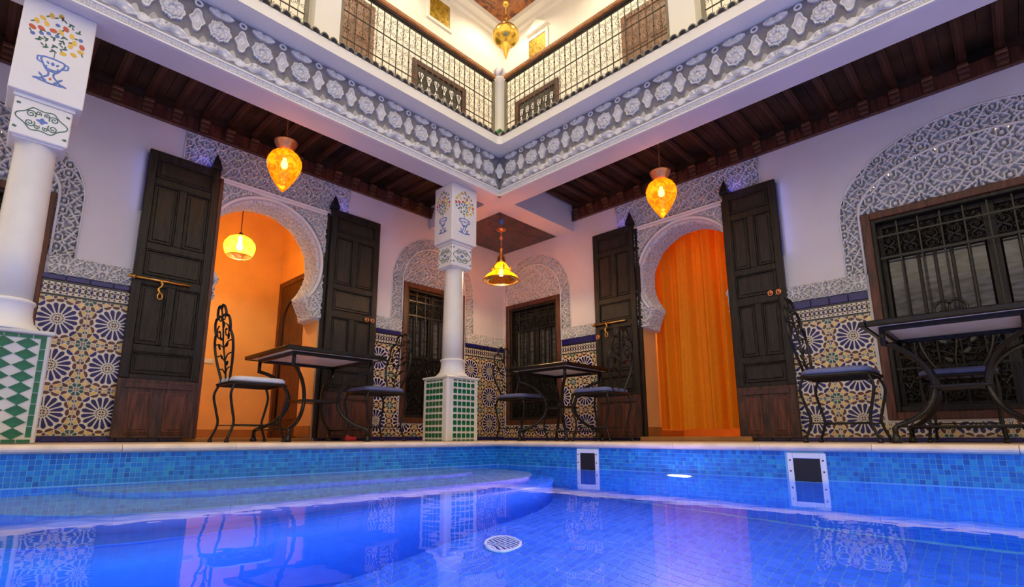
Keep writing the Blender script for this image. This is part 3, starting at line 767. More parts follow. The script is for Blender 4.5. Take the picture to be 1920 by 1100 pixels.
def star_out(r, k, n=90):
    P = []
    for i in range(n):
        a = 2 * PI * i / n; t = (a * k / (2 * PI)) % 1.0; d = abs(t - 0.5) * 2      # 1 at tips
        rr = r * (0.76 + 0.10 * sin(PI * min(1, d * 1.15)) ** 2 + 0.24 * d ** 5)
        P.append((rr * cos(a + PI / 2), rr * sin(a + PI / 2)))
    return P
med = mk(relief(star_out(0.088, 8), lambda t, a: 0.014 + (0.012 if t > 0.86 else 0) + (0.004 + 0.018 * abs(sin(4 * a + 5 * t)) ** 0.7 if 0.34 < t < 0.80 else 0) + (0.020 * (1 - (t / 0.3) ** 2) if t < 0.3 else 0), nr=16), 'medallion')
cart = []
for i in range(56):
    a = 2 * PI * i / 56; x = 0.036 * cos(a) * (1 + 0.45 * math.exp(-((sin(a)) / 0.22) ** 2) - 0.12 * math.exp(-((abs(sin(a)) - 0.5) / 0.18) ** 2)); z = 0.088 * sin(a)
    cart.append((x, z))
cartm = mk(relief(cart, lambda t, a: 0.012 + (0.014 if t > 0.76 else 0) + 0.014 * abs(sin(6 * t)) * (t < 0.70), nr=14), 'cartouche')
scr = []
for i in range(60):
    a = 2 * PI * i / 60; x = 0.118 * cos(a); z = 0.034 * sin(a) * (1 + 0.25 * cos(6 * a)) + 0.026 * (1 - abs(x) / 0.118)
    scr.append((x, z - 0.013))
scrm = mk(relief(scr, lambda t, a: 0.014 + 0.022 * abs(sin(4 * a + 5 * t)) * (t < 0.90) + (0.014 if t > 0.9 else 0), nr=12), 'leaf_scroll')
tops = []
for i in range(48):
    a = 2 * PI * i / 48; x = 0.085 * cos(a); z = 0.024 * sin(a) * (1 + 0.35 * abs(cos(3 * a))) - 0.014 * (1 - abs(x) / 0.085)
    tops.append((x, z + 0.007))
topm = mk(relief(tops, lambda t, a: 0.010 + 0.016 * abs(sin(4 * a + 5 * t)), nr=10), 'top_scroll')
q = MB(); q.tube([(0.022 * cos(2 * PI * i / 20), -0.012, 0.020 * sin(2 * PI * i / 20)) for i in range(20)], 0.008, 6, True); q.lathe([(0.014, -0.0), (0.0001, 0.006)], 10, cap=False); ringm = mk(q, 'ring_boss')
q = MB()  # scalloped field below each medallion
fld = [(-0.150, -0.075), (0.150, -0.075), (0.150, -0.035), (0.132, -0.022), (0.120, 0.004), (0.110, 0.028), (0.102, 0.038), (0.094, 0.038), (0.084, 0.026), (0.068, 0.004), (0.050, -0.010), (0.028, -0.019), (0, -0.022), (-0.028, -0.019), (-0.050, -0.010), (-0.068, 0.004), (-0.084, 0.026), (-0.094, 0.038), (-0.102, 0.038), (-0.110, 0.028), (-0.120, 0.004), (-0.132, -0.022), (-0.150, -0.035)]
q.prism(fld, -0.005, -0.014, 'y', 0); fieldm = mk(q, 'scalloped_field', ('frieze_field',))
q = MB(); q.tube([(x, -0.014, z) for x, z in lobes(0.036, 0.026, 3, 0.2, 18)], 0.008, 6, True); q.prism(lobes(0.028, 0.020, 3, 0.2, 18), -0.005, -0.020, 'y'); budm = mk(q, 'bud')
for e, sgn in ((bL, 1), (bR, -1)):
    for k in range(-8, 11):
        u = sgn * (0.61 + 0.30 * k)
        if 0.61 + 0.30 * k > 3.70 : continue
        put('scalloped_field', fieldm, e, (u, 0, ZS + 0.160)); put('medallion', med, e, (u, 0, 2.925)); put('leaf_scroll', scrm, e, (u, -0.004, 2.762)); put('top_scroll', topm, e, (u, 0, 3.062))
        uc = sgn * (0.61 + 0.30 * k + 0.15)
        if 0.61 + 0.30 * k + 0.15 < 3.76: put('cartouche', cartm, e, (uc, 0, 2.930)); put('ring_boss', ringm, e, (uc, 0, 3.068)); put('bud', budm, e, (uc, -0.006, 2.752))
# corner cartouche where the two friezes meet
put('corner_cartouche', cartm, bL, (BO - 0.022, -0.022, 2.925), (0, 0, -PI / 4))

def slab():
    e = structure(empty('balcony_slab'), 'cream edge slab of the upper gallery above the frieze')
    o = 3.605; r = 0.05
    path = [(-2.0, o)] + [(o - r + r * sin(PI / 2 * i / 8), o - r + r * cos(PI / 2 * i / 8)) for i in range(9)] + [(o, -2.0)]
    poly = path + [(XR + 0.3, -2.0), (XR + 0.3, YL + 0.3), (-2.0, YL + 0.3)]
    q = MB(); q.prism(poly, ZSL, ZFL, 'z'); obj('slab_body', q, ['warm_white'], e)
    q = MB()
    n = 8; w_ = 0.036
    L_ = 0.25
    outer = [(w_ * cos(PI * i / n), w_ * 1.2 * sin(PI * i / n)) for i in range(n + 1)]; inn = [(0.78 * x, 0.78 * z) for x, z in outer]
    ring = outer + inn[::-1]
    sec = MB(); k = len(ring)
    vs = [(x, 0.0, z) for x, z in ring] + [(x * 0.92, L_, z * 0.92 + 0.05) for x, z in ring]
    sec.add(vs, [(i, (i + 1) % k, k + (i + 1) % k, k + i) for i in range(k)], 0, True)
    for i in range(n): sec.add([vs[i], vs[i + 1], vs[k - 2 - i], vs[k - 1 - i]], [(0, 1, 2, 3)]); sec.add([vs[k + i], vs[k + i + 1], vs[2 * k - 2 - i], vs[2 * k - 1 - i]], [(0, 1, 2, 3)])
    tme = sec.mesh('roof_tile', ['roof_glaze']); fix_normals(tme)
    tr = structure(empty('trim_3'), 'row of half round tiles along the edge of the gallery floor')
    for i in range(70):
        u = 3.545 - 0.0775 * i
        put('roof_tile', tme, tr, (u, o - 0.014, ZFL - 0.002)); put('roof_tile', tme, tr, (o - 0.014, u, ZFL - 0.002), (0, 0, -PI / 2))
    return e
mat('roof_glaze', (0.16, 0.15, 0.11), 0.35, var=0.5, scale=12, col2=(0.42, 0.38, 0.30))
slab()

def gallery_ceiling(side):
    e = structure(on_side(empty('ceiling_left' if side == 'L' else 'ceiling_right'), side, YL if side == 'L' else XR), 'dark boarded ceiling with carved joists over the %s arcade' % ('left' if side == 'L' else 'right'))
    wl = (YL if side == 'L' else XR) - BI
    u0, u1 = (-1.4, BI - 0.002) if side == 'L' else (-BI + 0.002, 1.4)
    zc = 2.985
    first = 0.51 - 0.22 * 8 if side == 'L' else -(-0.25 + 0.22 * 19)
    us = [first + 0.22 * i for i in range(30) if u0 + 0.06 < first + 0.22 * i < u1 - 0.06]
    edges = [u0] + [(a + c) / 2 for a, c in zip(us[:-1], us[1:])] + [u1]
    for a, c in zip(edges[:-1], edges[1:]):
        q = MB(); q.box(a + 0.002, c - 0.002, -wl + 0.001, 0.004, zc, zc + 0.03); obj('board', q, ['ceiling_board'], e)
    jm = MB(); jm.box(-0.030, 0.030, -wl + 0.003, -0.003, 2.945, zc - 0.001, 0, 0.004); jm.box(-0.014, 0.014, -wl + 0.003, -0.003, 2.935, 2.946, 0, 0.003); jme = jm.mesh('joist', ['joist_wood']); fix_normals(jme)
    cm = MB()
    for k in range(3): cm.box(-0.036, 0.036, -0.055 - 0.020 * k, -0.034, 2.795 + 0.034 * k, 2.795 + 0.034 * (k + 1) - 0.006, 0, 0.004)
    cm.box(-0.030, 0.030, -0.052, -0.034, 2.785, 2.900)
    cme = cm.mesh('corbel', ['corbel_wood']); fix_normals(cme)
    for u in us: put('joist', jme, e, (u, 0, 0)); put('corbel', cme, e, (u, 0, 0))
    q = MB(); q.box(u0, u1, -0.034, 0.002, 2.772, 2.905, 0, 0.004); q.box(u0, u1, -0.042, -0.002, 2.765, 2.782, 0, 0.004); obj('wall_plate', q, ['red_wood'], e)
    q = MB(); q.box(u0, u1, -0.022, 0.002, 2.905, zc - 0.001); obj('back_board', q, ['ceiling_board'], e)
    q = MB(); q.box(u0, u1, -wl + 0.002, -wl + 0.03, 2.85, 2.93, 0, 0.004); obj('beam_plate', q, ['red_wood'], e)
    return e
gallery_ceiling('L'); gallery_ceiling('R')
e = structure(empty('ceiling_corner'), 'painted wooden ceiling panel over the corner of the arcade')
q = MB(); q.box(BI + 0.03, XR - 0.004, BI + 0.03, YL - 0.004, ZS + 0.006, ZS + 0.03); obj('painted_panel', q, ['painted_dark'], e)
q = MB()
for x0, x1, y0, y1 in ((BI + 0.001, BI + 0.03, BI + 0.001, YL - 0.003), (BI + 0.03, XR - 0.003, BI + 0.001, BI + 0.03)): q.box(x0, x1, y0, y1, ZS, ZS + 0.06)
obj('ceiling_margin', q, ['plaster'], e)

# ---------------- upper floor: walls, ceiling
q = MB(); q.box(-2.0, XR + 0.3, YL, YL + 0.3, ZFL, 6.45); structure(obj('wall_upper_left', q, ['warm_white']), 'bright cream wall of the upper gallery, left side')
q = MB(); q.box(XR, XR + 0.3, -2.0, YL, ZFL, 6.45); structure(obj('wall_upper_right', q, ['warm_white']), 'bright cream wall of the upper gallery, right side')
e = structure(empty('ceiling_upper'), 'orange painted wooden ceiling of the upper gallery with cream cornice')
q = MB(); q.box(3.75, XR - 0.002, 3.75, YL - 0.002, 6.32, 6.36); obj('painted_panel', q, ['painted_orange'], e)
q = MB(); q.box(-2.0, 3.75, 3.75, YL - 0.002, 6.32, 6.36); q.box(3.75, XR - 0.002, -2.0, 3.75, 6.32, 6.36); obj('ceiling_field', q, ['warm_white'], e)
q = MB(); q.prism([(YL - 0.002, 6.14), (YL - 0.05, 6.16), (YL - 0.06, 6.22), (YL - 0.12, 6.26), (YL - 0.14, 6.319), (YL - 0.002, 6.319)], -2.0, XR - 0.003, 'x'); obj('cornice', q, ['warm_white'], e)
q = MB(); q.prism([(XR - 0.002, 6.14), (XR - 0.05, 6.16), (XR - 0.06, 6.22), (XR - 0.12, 6.26), (XR - 0.14, 6.319), (XR - 0.002, 6.319)], -2.0, YL - 0.003, 'y'); obj('cornice', q, ['warm_white'], e)

# ---------------- rooms behind the doors
def box_room(name, x0, x1, y0, y1, z1, wallm, floorm, lab, open_side):
    e = structure(empty(name), lab)
    t = 0.08
    if open_side != 'y0': q = MB(); q.box(x0 - t, x1 + t, y0 - t, y0, 0, z1); obj('room_wall', q, [wallm], e)
    q = MB(); q.box(x0 - t, x1 + t, y1, y1 + t, 0, z1); obj('room_wall', q, [wallm], e)
    if open_side != 'x0': q = MB(); q.box(x0 - t, x0, y0, y1, 0, z1); obj('room_wall', q, [wallm], e)
    q = MB(); q.box(x1, x1 + t, y0, y1, 0, z1); obj('room_wall', q, [wallm], e)
    q = MB(); q.box(x0, x1, y0, y1, z1, z1 + t); obj('room_ceiling', q, [wallm], e)
    q = MB(); q.box(x0, x1, y0, y1, 0.002, 0.03); obj('room_floor', q, [floorm], e)
    q = MB()
    if open_side != 'x0': q.box(x0, x0 + 0.02, y0, y1, 0.03, 0.13)
    q.box(x0, x1, y1 - 0.02, y1, 0.03, 0.13); obj('skirting', q, ['base_brown'], e)
    return e
RW = 2.76
box_room('room_left', 0.9, RW, YL + 0.341, 6.98, 3.05, 'orange_wall', 'orange_tile', 'small orange room seen through the left doorway', 'y0')
box_room('room_right', XR + 0.341, 7.0, 1.2, 3.4, 3.05, 'orange_wall', 'orange_tile', 'orange room behind the curtained right doorway', 'x0')
for side, c, n in (('L', DOOR_L, 1), ('R', DOOR_R, 2)):
    q = MB(); q.box(c - 0.57, c + 0.57, -0.10 if side == 'R' else -0.02, 0.335, 0.0005, 0.045 if side == 'R' else 0.03, 0, 0.006)
    o = structure(obj('threshold_step', q, ['base_brown']), 'ochre threshold step of the %s doorway' % ('left' if side == 'L' else 'right')); on_side(o, side, YL if side == 'L' else XR)
    q = MB()
    for s in (-1, 1):
        a = c + s * 0.57; q.box(a - 0.004 * s, a - 0.012 * s, 0.003, 0.336, 0.047, 1.225)
    e = obj('jamb_lining', q, ['orange_wall']); e.parent = wallL if side == 'L' else wallR
    q = MB()
    for s in (-1, 1):
        a = c + s * 0.555; q.box(a, a - 0.014 * s, 0.001, 0.338, 0.047, 0.15)
    e = obj('jamb_skirting', q, ['base_brown']); e.parent = wallL if side == 'L' else wallR

# ================================================================== OBJECTS
# ---------------- double doors, leaves folded back on the wall
LEAF_Z = (0.03, 2.455)
def leaf(parent, u0, u1, lab):
    W_ = u1 - u0; z0, z1 = LEAF_Z
    q = MB()
    q.box(u0, u1, -0.052, -0.024, z0, z1, 0, 0.002)                       # core board
    st = 0.062
    fr = -0.072
    for a, c in ((u0, u0 + st), (u1 - st, u1)): q.box(a, c, fr, -0.052, 0.50, z1, 0, 0.003)
    rails = ((2.385, z1), (2.155, 2.215), (1.575, 1.635), (1.275, 1.350), (0.715, 0.775), (0.495, 0.535))
    for a, c in rails: q.box(u0 + st, u1 - st, fr, -0.052, a, c, 0, 0.003)
    mid = (u0 + u1) / 2
    for a, c in ((1.635, 2.155), (0.775, 1.275)): q.box(mid - 0.030, mid + 0.030, fr, -0.052, a, c, 0, 0.003)
    lf = obj('leaf', q, ['dark_wood'], parent); lf['label'] = lab
    def panel(a, c, d, e_, m='panel_wood', y=-0.052):
        p = MB(); g = 0.010
        p.box(a + g, c - g, y - 0.006, y, d + g, e_ - g, 0, 0.004)
        p.box(a + g + 0.020, c - g - 0.020, y - 0.015, y - 0.006, d + g + 0.020, e_ - g - 0.020, 0, 0.006)
        o = obj('panel', p, [m], lf)
        f = MB()
        for t, wd in ((0.002, 0.010),):
            f.box(a + t, c - t, y - 0.024, y, d + t, d + t + wd, 0, 0.003); f.box(a + t, c - t, y - 0.024, y, e_ - t - wd, e_ - t, 0, 0.003)
            f.box(a + t, a + t + wd, y - 0.024, y, d + t, e_ - t, 0, 0.003); f.box(c - t - wd, c - t, y - 0.024, y, d + t, e_ - t, 0, 0.003)
        obj('panel_moulding', f, ['dark_wood' if m != 'red_wood' else 'plinth_wood'], lf)
    L0, L1 = u0 + st, u1 - st
    panel(L0, L1, 2.215, 2.385); panel(L0, mid - 0.03, 1.635, 2.155); panel(mid + 0.03, L1, 1.635, 2.155)
    panel(L0, L1, 1.35, 1.575); panel(L0, mid - 0.03, 0.775, 1.275); panel(mid + 0.03, L1, 0.775, 1.275); panel(L0, L1, 0.535, 0.715)
    k = MB(); k.box(u0 - 0.006, u1 + 0.004, -0.086, -0.052, z0, 0.495, 0, 0.004)
    pl = obj('kick_board', k, ['plinth_wood'], lf)
    for a, c in ((u0 + 0.07, mid - 0.045), (mid + 0.045, u1 - 0.07)):
        p = MB(); p.box(a, c, -0.092, -0.086, 0.075, 0.395, 0, 0.004); p.box(a - 0.006, c + 0.006, -0.096, -0.086, 0.062, 0.074, 0, 0.003); p.box(a + 0.02, c - 0.02, -0.099, -0.092, 0.095, 0.375, 0, 0.005); obj('panel', p, ['red_wood'], lf)
    p = MB(); p.box(u0 + 0.04, u1 - 0.04, -0.096, -0.086, 0.42, 0.47, 0, 0.004); obj('rail', p, ['plinth_wood'], lf)
    return lf
def latch_bar(lf, u0, u1, z, uh):
    q = MB(); q.tube([(u0, -0.092, z), (u1, -0.092, z)], 0.011, 8); q.lathe([(0.0001, 0), (0.014, 0.004), (0.012, 0.02), (0.0001, 0.024)], 10, (u0, -0.092, z - 0.012))
    o = obj('latch_bar', q, ['brass'], lf); o['label'] = 'brass latch bar with hanging hasp'
    for x in (u0 + 0.03, uh):
        s = MB(); s.tube([(x, -0.074, z - 0.016), (x, -0.108, z - 0.016), (x, -0.108, z + 0.016), (x, -0.074, z + 0.016)], 0.005, 6); obj('staple', s, ['brass'], lf)
    h = MB(); h.tube(smooth_path([(uh, -0.104, z), (uh + 0.012, -0.104, z - 0.04), (uh - 0.012, -0.104, z - 0.075), (uh + 0.004, -0.104, z - 0.11)], 4), [0.012, 0.012, 0.012, 0.011, 0.010, 0.009, 0.008, 0.009, 0.011, 0.012, 0.012, 0.013, 0.010], 6)
    h.tube([(uh + 0.004 + 0.018 * cos(2 * PI * i / 14), -0.104, z - 0.135 + 0.026 * sin(2 * PI * i / 14)) for i in range(14)], 0.006, 6, True); obj('hasp', h, ['brass'], lf)
def ring_knob(lf, u, z):
    q = MB(); q.lathe([(0.022, 0), (0.020, 0.005), (0.008, 0.009), (0.0001, 0.010)], 14, cap=False); o = obj('knob_rose', q, ['copper'], lf, (u, -0.072, z), (PI / 2, 0, 0))
    q = MB(); q.tube([(0.019 * cos(2 * PI * i / 18), -0.012, -0.012 + 0.023 * sin(2 * PI * i / 18)) for i in range(18)], 0.0055, 6, True); obj('knocker_ring', q, ['copper'], lf, (u, -0.072, z))
def pivot_lamp(side, u, lab, su, zc=2.455):
    e = tag(on_side(empty('wall_lamp'), side, YL if side == 'L' else XR), lab, 'lamp', 'black pyramid lamps on the doors')
    obj('pyramid_cap', MB().lathe([(0.058, 0.0), (0.058, 0.018), (0.046, 0.055), (0.026, 0.105), (0.0001, 0.165)], 4, (u, -0.055, zc + 0.001), sm=False, rot=PI / 4), ['black'], e)
    obj('lamp_lens', MB().lathe([(0.016, 0.0), (0.012, 0.010), (0.0001, 0.014)], 12, cap=False), ['violet_lens'], e, (u + su * 0.050, -0.040, zc + 0.03), (0, su * PI / 2, 0))
    ld = bpy.data.lights.new('violet_light', 'POINT'); ld.energy = 0.16; ld.color = (0.30, 0.20, 1.0); ld.shadow_soft_size = 0.03
    lo = bpy.data.objects.new('violet_light', ld); COL.objects.link(lo); lo.parent = e; lo.location = (u + su * 0.10, -0.085, zc + 0.06)
d1 = structure(on_side(empty('door_1'), 'L', YL), 'dark wooden double door folded open around the orange lit room')
d2 = structure(on_side(empty('door_2'), 'R', XR), 'dark wooden double door folded open around the orange curtain')
lf = leaf(d1, 0.79, 1.345, 'left leaf with brass latch bar'); latch_bar(lf, 0.765, 1.20, 1.315, 0.98)
lf = leaf(d1, 2.46, 3.05, 'right leaf with two copper ring knobs'); ring_knob(lf, 2.925, 1.31); ring_knob(lf, 2.995, 1.31)
lf = leaf(d2, -3.47, -2.92, 'left leaf with brass latch bar'); latch_bar(lf, -3.49, -3.05, 1.335, -3.30); ring_knob(lf, -3.43, 1.20)
lf = leaf(d2, -1.885, -1.39, 'right leaf with two copper ring knobs'); ring_knob(lf, -1.515, 1.36); ring_knob(lf, -1.445, 1.36)
pivot_lamp('L', 1.305, 'black pyramid lamp above the left leaf of the left door', -1)
pivot_lamp('L', 2.485, 'black pyramid lamp above the right leaf of the left door', 1)
pivot_lamp('R', -2.955, 'black pyramid lamp above the left leaf of the right door', -1)
pivot_lamp('R', -1.86, 'black pyramid lamp above the right leaf of the right door', 1)
# hinge posts of the doors
for d, us in ((d1, (1.352, 2.42)), (d2, (-2.912, -1.91))):
    for u in us:
        q = MB(); q.box(u, u + 0.032, -0.045, -0.004, 0.03, 2.40, 0, 0.004); obj('hinge_post', q, ['red_wood' if d is d1 and u < 2 else 'dark_wood'], d)
def led_strip(door, u, sgn, z0, z1, power):
    e = obj('led_strip', MB().box(u, u + sgn * 0.010, -0.050, -0.030, z0, z1, 0, 0.002), ['violet_lens'], door)
    ld = bpy.data.lights.new('strip_light', 'AREA'); ld.shape = 'RECTANGLE'; ld.size = z1 - z0; ld.size_y = 0.02; ld.energy = power; ld.color = (0.30, 0.26, 1.0)
    lo = bpy.data.objects.new('strip_light', ld); COL.objects.link(lo); lo.parent = e; lo.location = (u + sgn * 0.013, -0.040, (z0 + z1) / 2); lo.rotation_euler = (0, -sgn * PI / 2, 0)
led_strip(d1, 0.785, -1, 1.9, 2.42, 0.06); led_strip(d2, -1.385, 1, 1.7, 2.42, 0.12)

# ---------------- wrought iron scrolls
def scroll_pts(w_, h):
    """S scroll inside -w/2..w/2, 0..h"""
    top = spiral(w_ * 0.06, h * 0.73, w_ * 0.05, w_ * 0.34, 5.2, 5.2 - 2.6 * PI, 22)
    bot = spiral(-w_ * 0.06, h * 0.27, w_ * 0.05, w_ * 0.34, 2.1, 2.1 - 2.6 * PI, 22)
    return top + bot[::-1]
def scroll_mesh(name, w_, h, r, m, n=5, dbl=False):
    q = MB()
    P = scroll_pts(w_, h)
    q.tube([(x, 0, z) for x, z in P], r, n)
    if dbl: q.tube([(-x, 0.002, z) for x, z in P], r, n)
    q.lathe([(0.0001, 0), (r * 2.0, r * 1.5), (r * 2.0, r * 3.5), (r * 0.5, r * 6)], 6, (0, 0, h * 0.5 - r * 3))
    return mk(q, name, (m,))

# ---------------- windows with shutters and iron grilles
def window(n, side, win, lab, nb):
    u0, u1, z0, z1 = win
    e = structure(on_side(empty('window_%d' % n), side, YL if side == 'L' else XR), lab)
    fw = 0.062
    q = MB()
    fr = obj('frame', MB().box(u0, u0 + fw, -0.022, 0.12, z0, z1, 0, 0.006).box(u1 - fw, u1, -0.022, 0.12, z0, z1, 0, 0.006).box(u0 + fw, u1 - fw, -0.022, 0.12, z1 - fw, z1, 0, 0.006).box(u0 + fw, u1 - fw, -0.022, 0.12, z0, z0 + fw, 0, 0.006), ['red_wood'], e)
    g = fw; iw = 0.030
    obj('inner_frame', MB().box(u0 + g, u0 + g + iw, -0.004, 0.11, z0 + g, z1 - g, 0, 0.004).box(u1 - g - iw, u1 - g, -0.004, 0.11, z0 + g, z1 - g, 0, 0.004).box(u0 + g + iw, u1 - g - iw, -0.004, 0.11, z1 - g - iw, z1 - g, 0, 0.004).box(u0 + g + iw, u1 - g - iw, -0.004, 0.11, z0 + g, z0 + g + iw, 0, 0.004), ['dark_wood'], e)
    a, c, d, f = u0 + g + iw, u1 - g - iw, z0 + g + iw, z1 - g - iw
    obj('back_panel', MB().box(a, c, 0.20, 0.21, d, f), ['room_dark'], e)
    H_ = f - d; zm0, zm1 = d + 0.48 * H_, d + 0.80 * H_
    mid = (a + c) / 2
    for s0, s1 in ((a, mid - 0.002), (mid + 0.002, c)):
        sh = obj('shutter', MB().box(s0, s0 + 0.035, 0.075, 0.11, d, f, 0, 0.003).box(s1 - 0.035, s1, 0.075, 0.11, d, f, 0, 0.003).box(s0 + 0.035, s1 - 0.035, 0.075, 0.11, f - 0.04, f, 0, 0.003).box(s0 + 0.035, s1 - 0.035, 0.075, 0.11, zm1, zm1 + 0.035, 0, 0.003).box(s0 + 0.035, s1 - 0.035, 0.075, 0.11, zm0 - 0.035, zm0, 0, 0.003).box(s0 + 0.035, s1 - 0.035, 0.075, 0.11, d, d + 0.04, 0, 0.003), ['dark_wood'], e)
        k = max(2, int((s1 - s0 - 0.07) / 0.10))
        st = (s1 - s0 - 0.07) / k
        for i in range(k):
            x = s0 + 0.035 + i * st
            if i: obj('mullion', MB().box(x - 0.011, x + 0.011, 0.078, 0.105, zm0, zm1, 0, 0.003), ['dark_wood'], sh)
            obj('pane', MB().box(x + 0.012, x + st - 0.012, 0.098, 0.102, zm0 + 0.002, zm1 - 0.002), ['window_glass'], sh)
        # carved lattice panels above and below
        cw = (s1 - s0 - 0.07)
        for zz0, zz1, mm in ((zm1 + 0.035, f - 0.04, 2), (d + 0.04, zm0 - 0.035, 1)):
            carve('lattice', sh, s0 + 0.035, s1 - 0.035, zz0, zz1, None, 0.055, 0.012, 0.105, 0.009, 'dark_wood')
    # grille
    gy = 0.030
    nb_ = nb; stp = (c - a) / nb_
    hs = [d + 0.005, d + 0.20 * H_, d + 0.44 * H_, d + 0.80 * H_, d + 0.92 * H_]
    bar = mk(MB().box(-0.0055, 0.0055, -0.0055, 0.0055, 0, H_ - 0.002, 0, 0.001), 'grille_bar', ('iron',))
    for i in range(1, nb_): put('grille_bar', bar, e, (a + i * stp, gy, d + 0.001))
    for zz in hs: obj('grille_rail', MB().box(a, c, gy - 0.012, gy - 0.006, zz - 0.007, zz + 0.007), ['iron'], e)
    for z_a, z_b in ((hs[0], hs[1]), (hs[1], hs[2]), (hs[3], hs[4])):
        hh = z_b - z_a - 0.014
        sm = scroll_mesh('grille_scroll', min(stp * 0.95, 0.16), hh, 0.0045, 'iron', 5, True)
        for i in range(nb_): put('grille_scroll', sm, e, (a + (i + 0.5) * stp, gy, z_a + 0.007))
    return e
window(1, 'L', WIN_L1, 'dark grilled window behind the left column', 10)
window(2, 'L', WIN_L2, 'dark grilled window behind the middle column', 6)
window(3, 'R', WIN_R2, 'dark grilled window beside the corner on the right wall', 6)
window(4, 'R', WIN_R1, 'large dark grilled window behind the right hand table', 10)

# ---------------- columns
def bouquet(S=1.0):
    """painted vase with flowers on a 0.34 x 0.62 panel, centre at 0,0 ; mats 0 blue 1 yellow 2 red 3 green"""
    q = MB(); rnd = random.Random(3)
    def leafp(x, z, l, w_, a, m_):
        P = [(l * cos(t) , w_ * sin(t)) for t in [2 * PI * i / 8 for i in range(8)]]
        q.prism([(x + p * cos(a) - r * sin(a), z + p * sin(a) + r * cos(a)) for p, r in P][::-1], 0.0, -0.0012, 'y', m_)
    def line(pts, r, m_): 
        for i in range(len(pts) - 1):
            (x0, z0), (x1, z1) = pts[i], pts[i + 1]; l = math.hypot(x1 - x0, z1 - z0) + 1e-9; nx, nz = -(z1 - z0) / l * r, (x1 - x0) / l * r
            q.prism([(x0 - nx, z0 - nz), (x1 - nx, z1 - nz), (x1 + nx, z1 + nz), (x0 + nx, z0 + nz)][::-1], 0.0, -0.0011, 'y', m_)
    for ring_, n in ((0.0, 1), (0.30, 6), (0.62, 11), (0.95, 16)):
        for i in range(n):
            a = 2 * PI * (i + 0.37 * n) / n
            x = 0.125 * ring_ * cos(a) + rnd.uniform(-0.006, 0.006); z = 0.112 * ring_ * sin(a) + 0.105 + rnd.uniform(-0.006, 0.006)
            if ring_ > 0.9: z += 0.022 * max(0, sin(a)) ** 3
            if z < -0.005: continue
            k = (i * 3 + n) % 8; b_ = rnd.random() * PI
            if k in (0, 3, 5): leafp(x, z, 0.018, 0.0125, b_, 1)
            elif k == 6: leafp(x, z, 0.019, 0.014, b_, 2)
            elif k == 1: leafp(x, z, 0.012, 0.011, b_, 0)
            else: leafp(x, z, 0.016, 0.0055, b_, 3); leafp(x + 0.012 * cos(b_ + 1), z + 0.012 * sin(b_ + 1), 0.013, 0.0048, b_ + 1.2, 3)
            if i % 2: leafp(x + 0.022 * cos(b_ + 2), z + 0.020 * sin(b_ + 2), 0.011, 0.0042, b_ + 2, 3)
    leafp(0, 0.245, 0.016, 0.012, 1.2, 1); leafp(-0.02, 0.222, 0.013, 0.0045, 0.6, 3); leafp(0.022, 0.222, 0.013, 0.0045, 2.4, 3)
    line([(0, -0.045), (0.0, 0.0)], 0.002, 3)
    for s in (-1, 1):
        line([(0, -0.05), (s * 0.05, -0.055), (s * 0.055, -0.075), (s * 0.040, -0.105), (s * 0.030, -0.125), (s * 0.012, -0.145), (s * 0.012, -0.165), (s * 0.035, -0.19), (s * 0.055, -0.21), (0, -0.215)], 0.0048, 0)
        line([(s * 0.05, -0.058), (s * 0.072, -0.065), (s * 0.070, -0.09), (s * 0.042, -0.10)], 0.0042, 0)
        line([(s * 0.034, -0.12), (s * 0.01, -0.125), (0, -0.125)], 0.0042, 0)
        leafp(s * 0.045, -0.175, 0.016, 0.006, s * 0.8, 0); leafp(s * 0.030, -0.115, 0.012, 0.006, -s, 0); leafp(s * 0.028, -0.200, 0.014, 0.006, s * 0.3, 0); leafp(s * 0.06, -0.205, 0.020, 0.007, -s * 0.2, 0); leafp(s * 0.022, -0.085, 0.010, 0.006, s, 0)
    leafp(0, -0.085, 0.009, 0.012, 0, 2 if S > 1 else 0); leafp(0, -0.135, 0.022, 0.005, 0, 0); leafp(0, -0.185, 0.007, 0.008, 0, 2)
    return q
def arabesque():
    q = MB()
    def line(pts, r, m_):
        for i in range(len(pts) - 1):
            (x0, z0), (x1, z1) = pts[i], pts[i + 1]; l = math.hypot(x1 - x0, z1 - z0) + 1e-9; nx, nz = -(z1 - z0) / l * r, (x1 - x0) / l * r
            q.prism([(x0 - nx, z0 - nz), (x1 - nx, z1 - nz), (x1 + nx, z1 + nz), (x0 + nx, z0 + nz)][::-1], 0.0, -0.0011, 'y', m_)
    ov = [(0.105 * cos(a) * (1 + 0.12 * cos(4 * a)), 0.070 * sin(a) * (1 + 0.12 * cos(6 * a))) for a in [2 * PI * i / 40 for i in range(41)]]
    line(ov, 0.003, 3)
    for sx in (-1, 1):
        for sz in (-1, 1):
            line([(sx * x, sz * z) for x, z in spiral(0.052, 0.028, 0.004, 0.024, 0, 3.2 * PI, 20)], 0.0028, 3)
            line([(sx * x, sz * z) for x, z in spiral(0.02, 0.042, 0.003, 0.014, 2, 2 + 2.6 * PI, 14)], 0.0026, 3)
            q.prism([(sx * 0.10, sz * 0.072), (sx * 0.118, sz * 0.066), (sx * 0.122, sz * 0.080), (sx * 0.106, sz * 0.082)], 0, -0.0012, 'y', 3)
    q.prism([(0.022 * cos(a) * (1 + 0.3 * cos(4 * a)), 0.016 * sin(a) * (1 + 0.3 * cos(4 * a))) for a in [2 * PI * i / 16 for i in range(16)]], 0, -0.0013, 'y', 0)
    return q
PAINT = ['paint_blue', 'paint_yellow', 'paint_red', 'paint_green']
bqm = bouquet().mesh('painted_bouquet', PAINT); arm = arabesque().mesh('painted_arabesque', PAINT); fix_normals(bqm); fix_normals(arm)
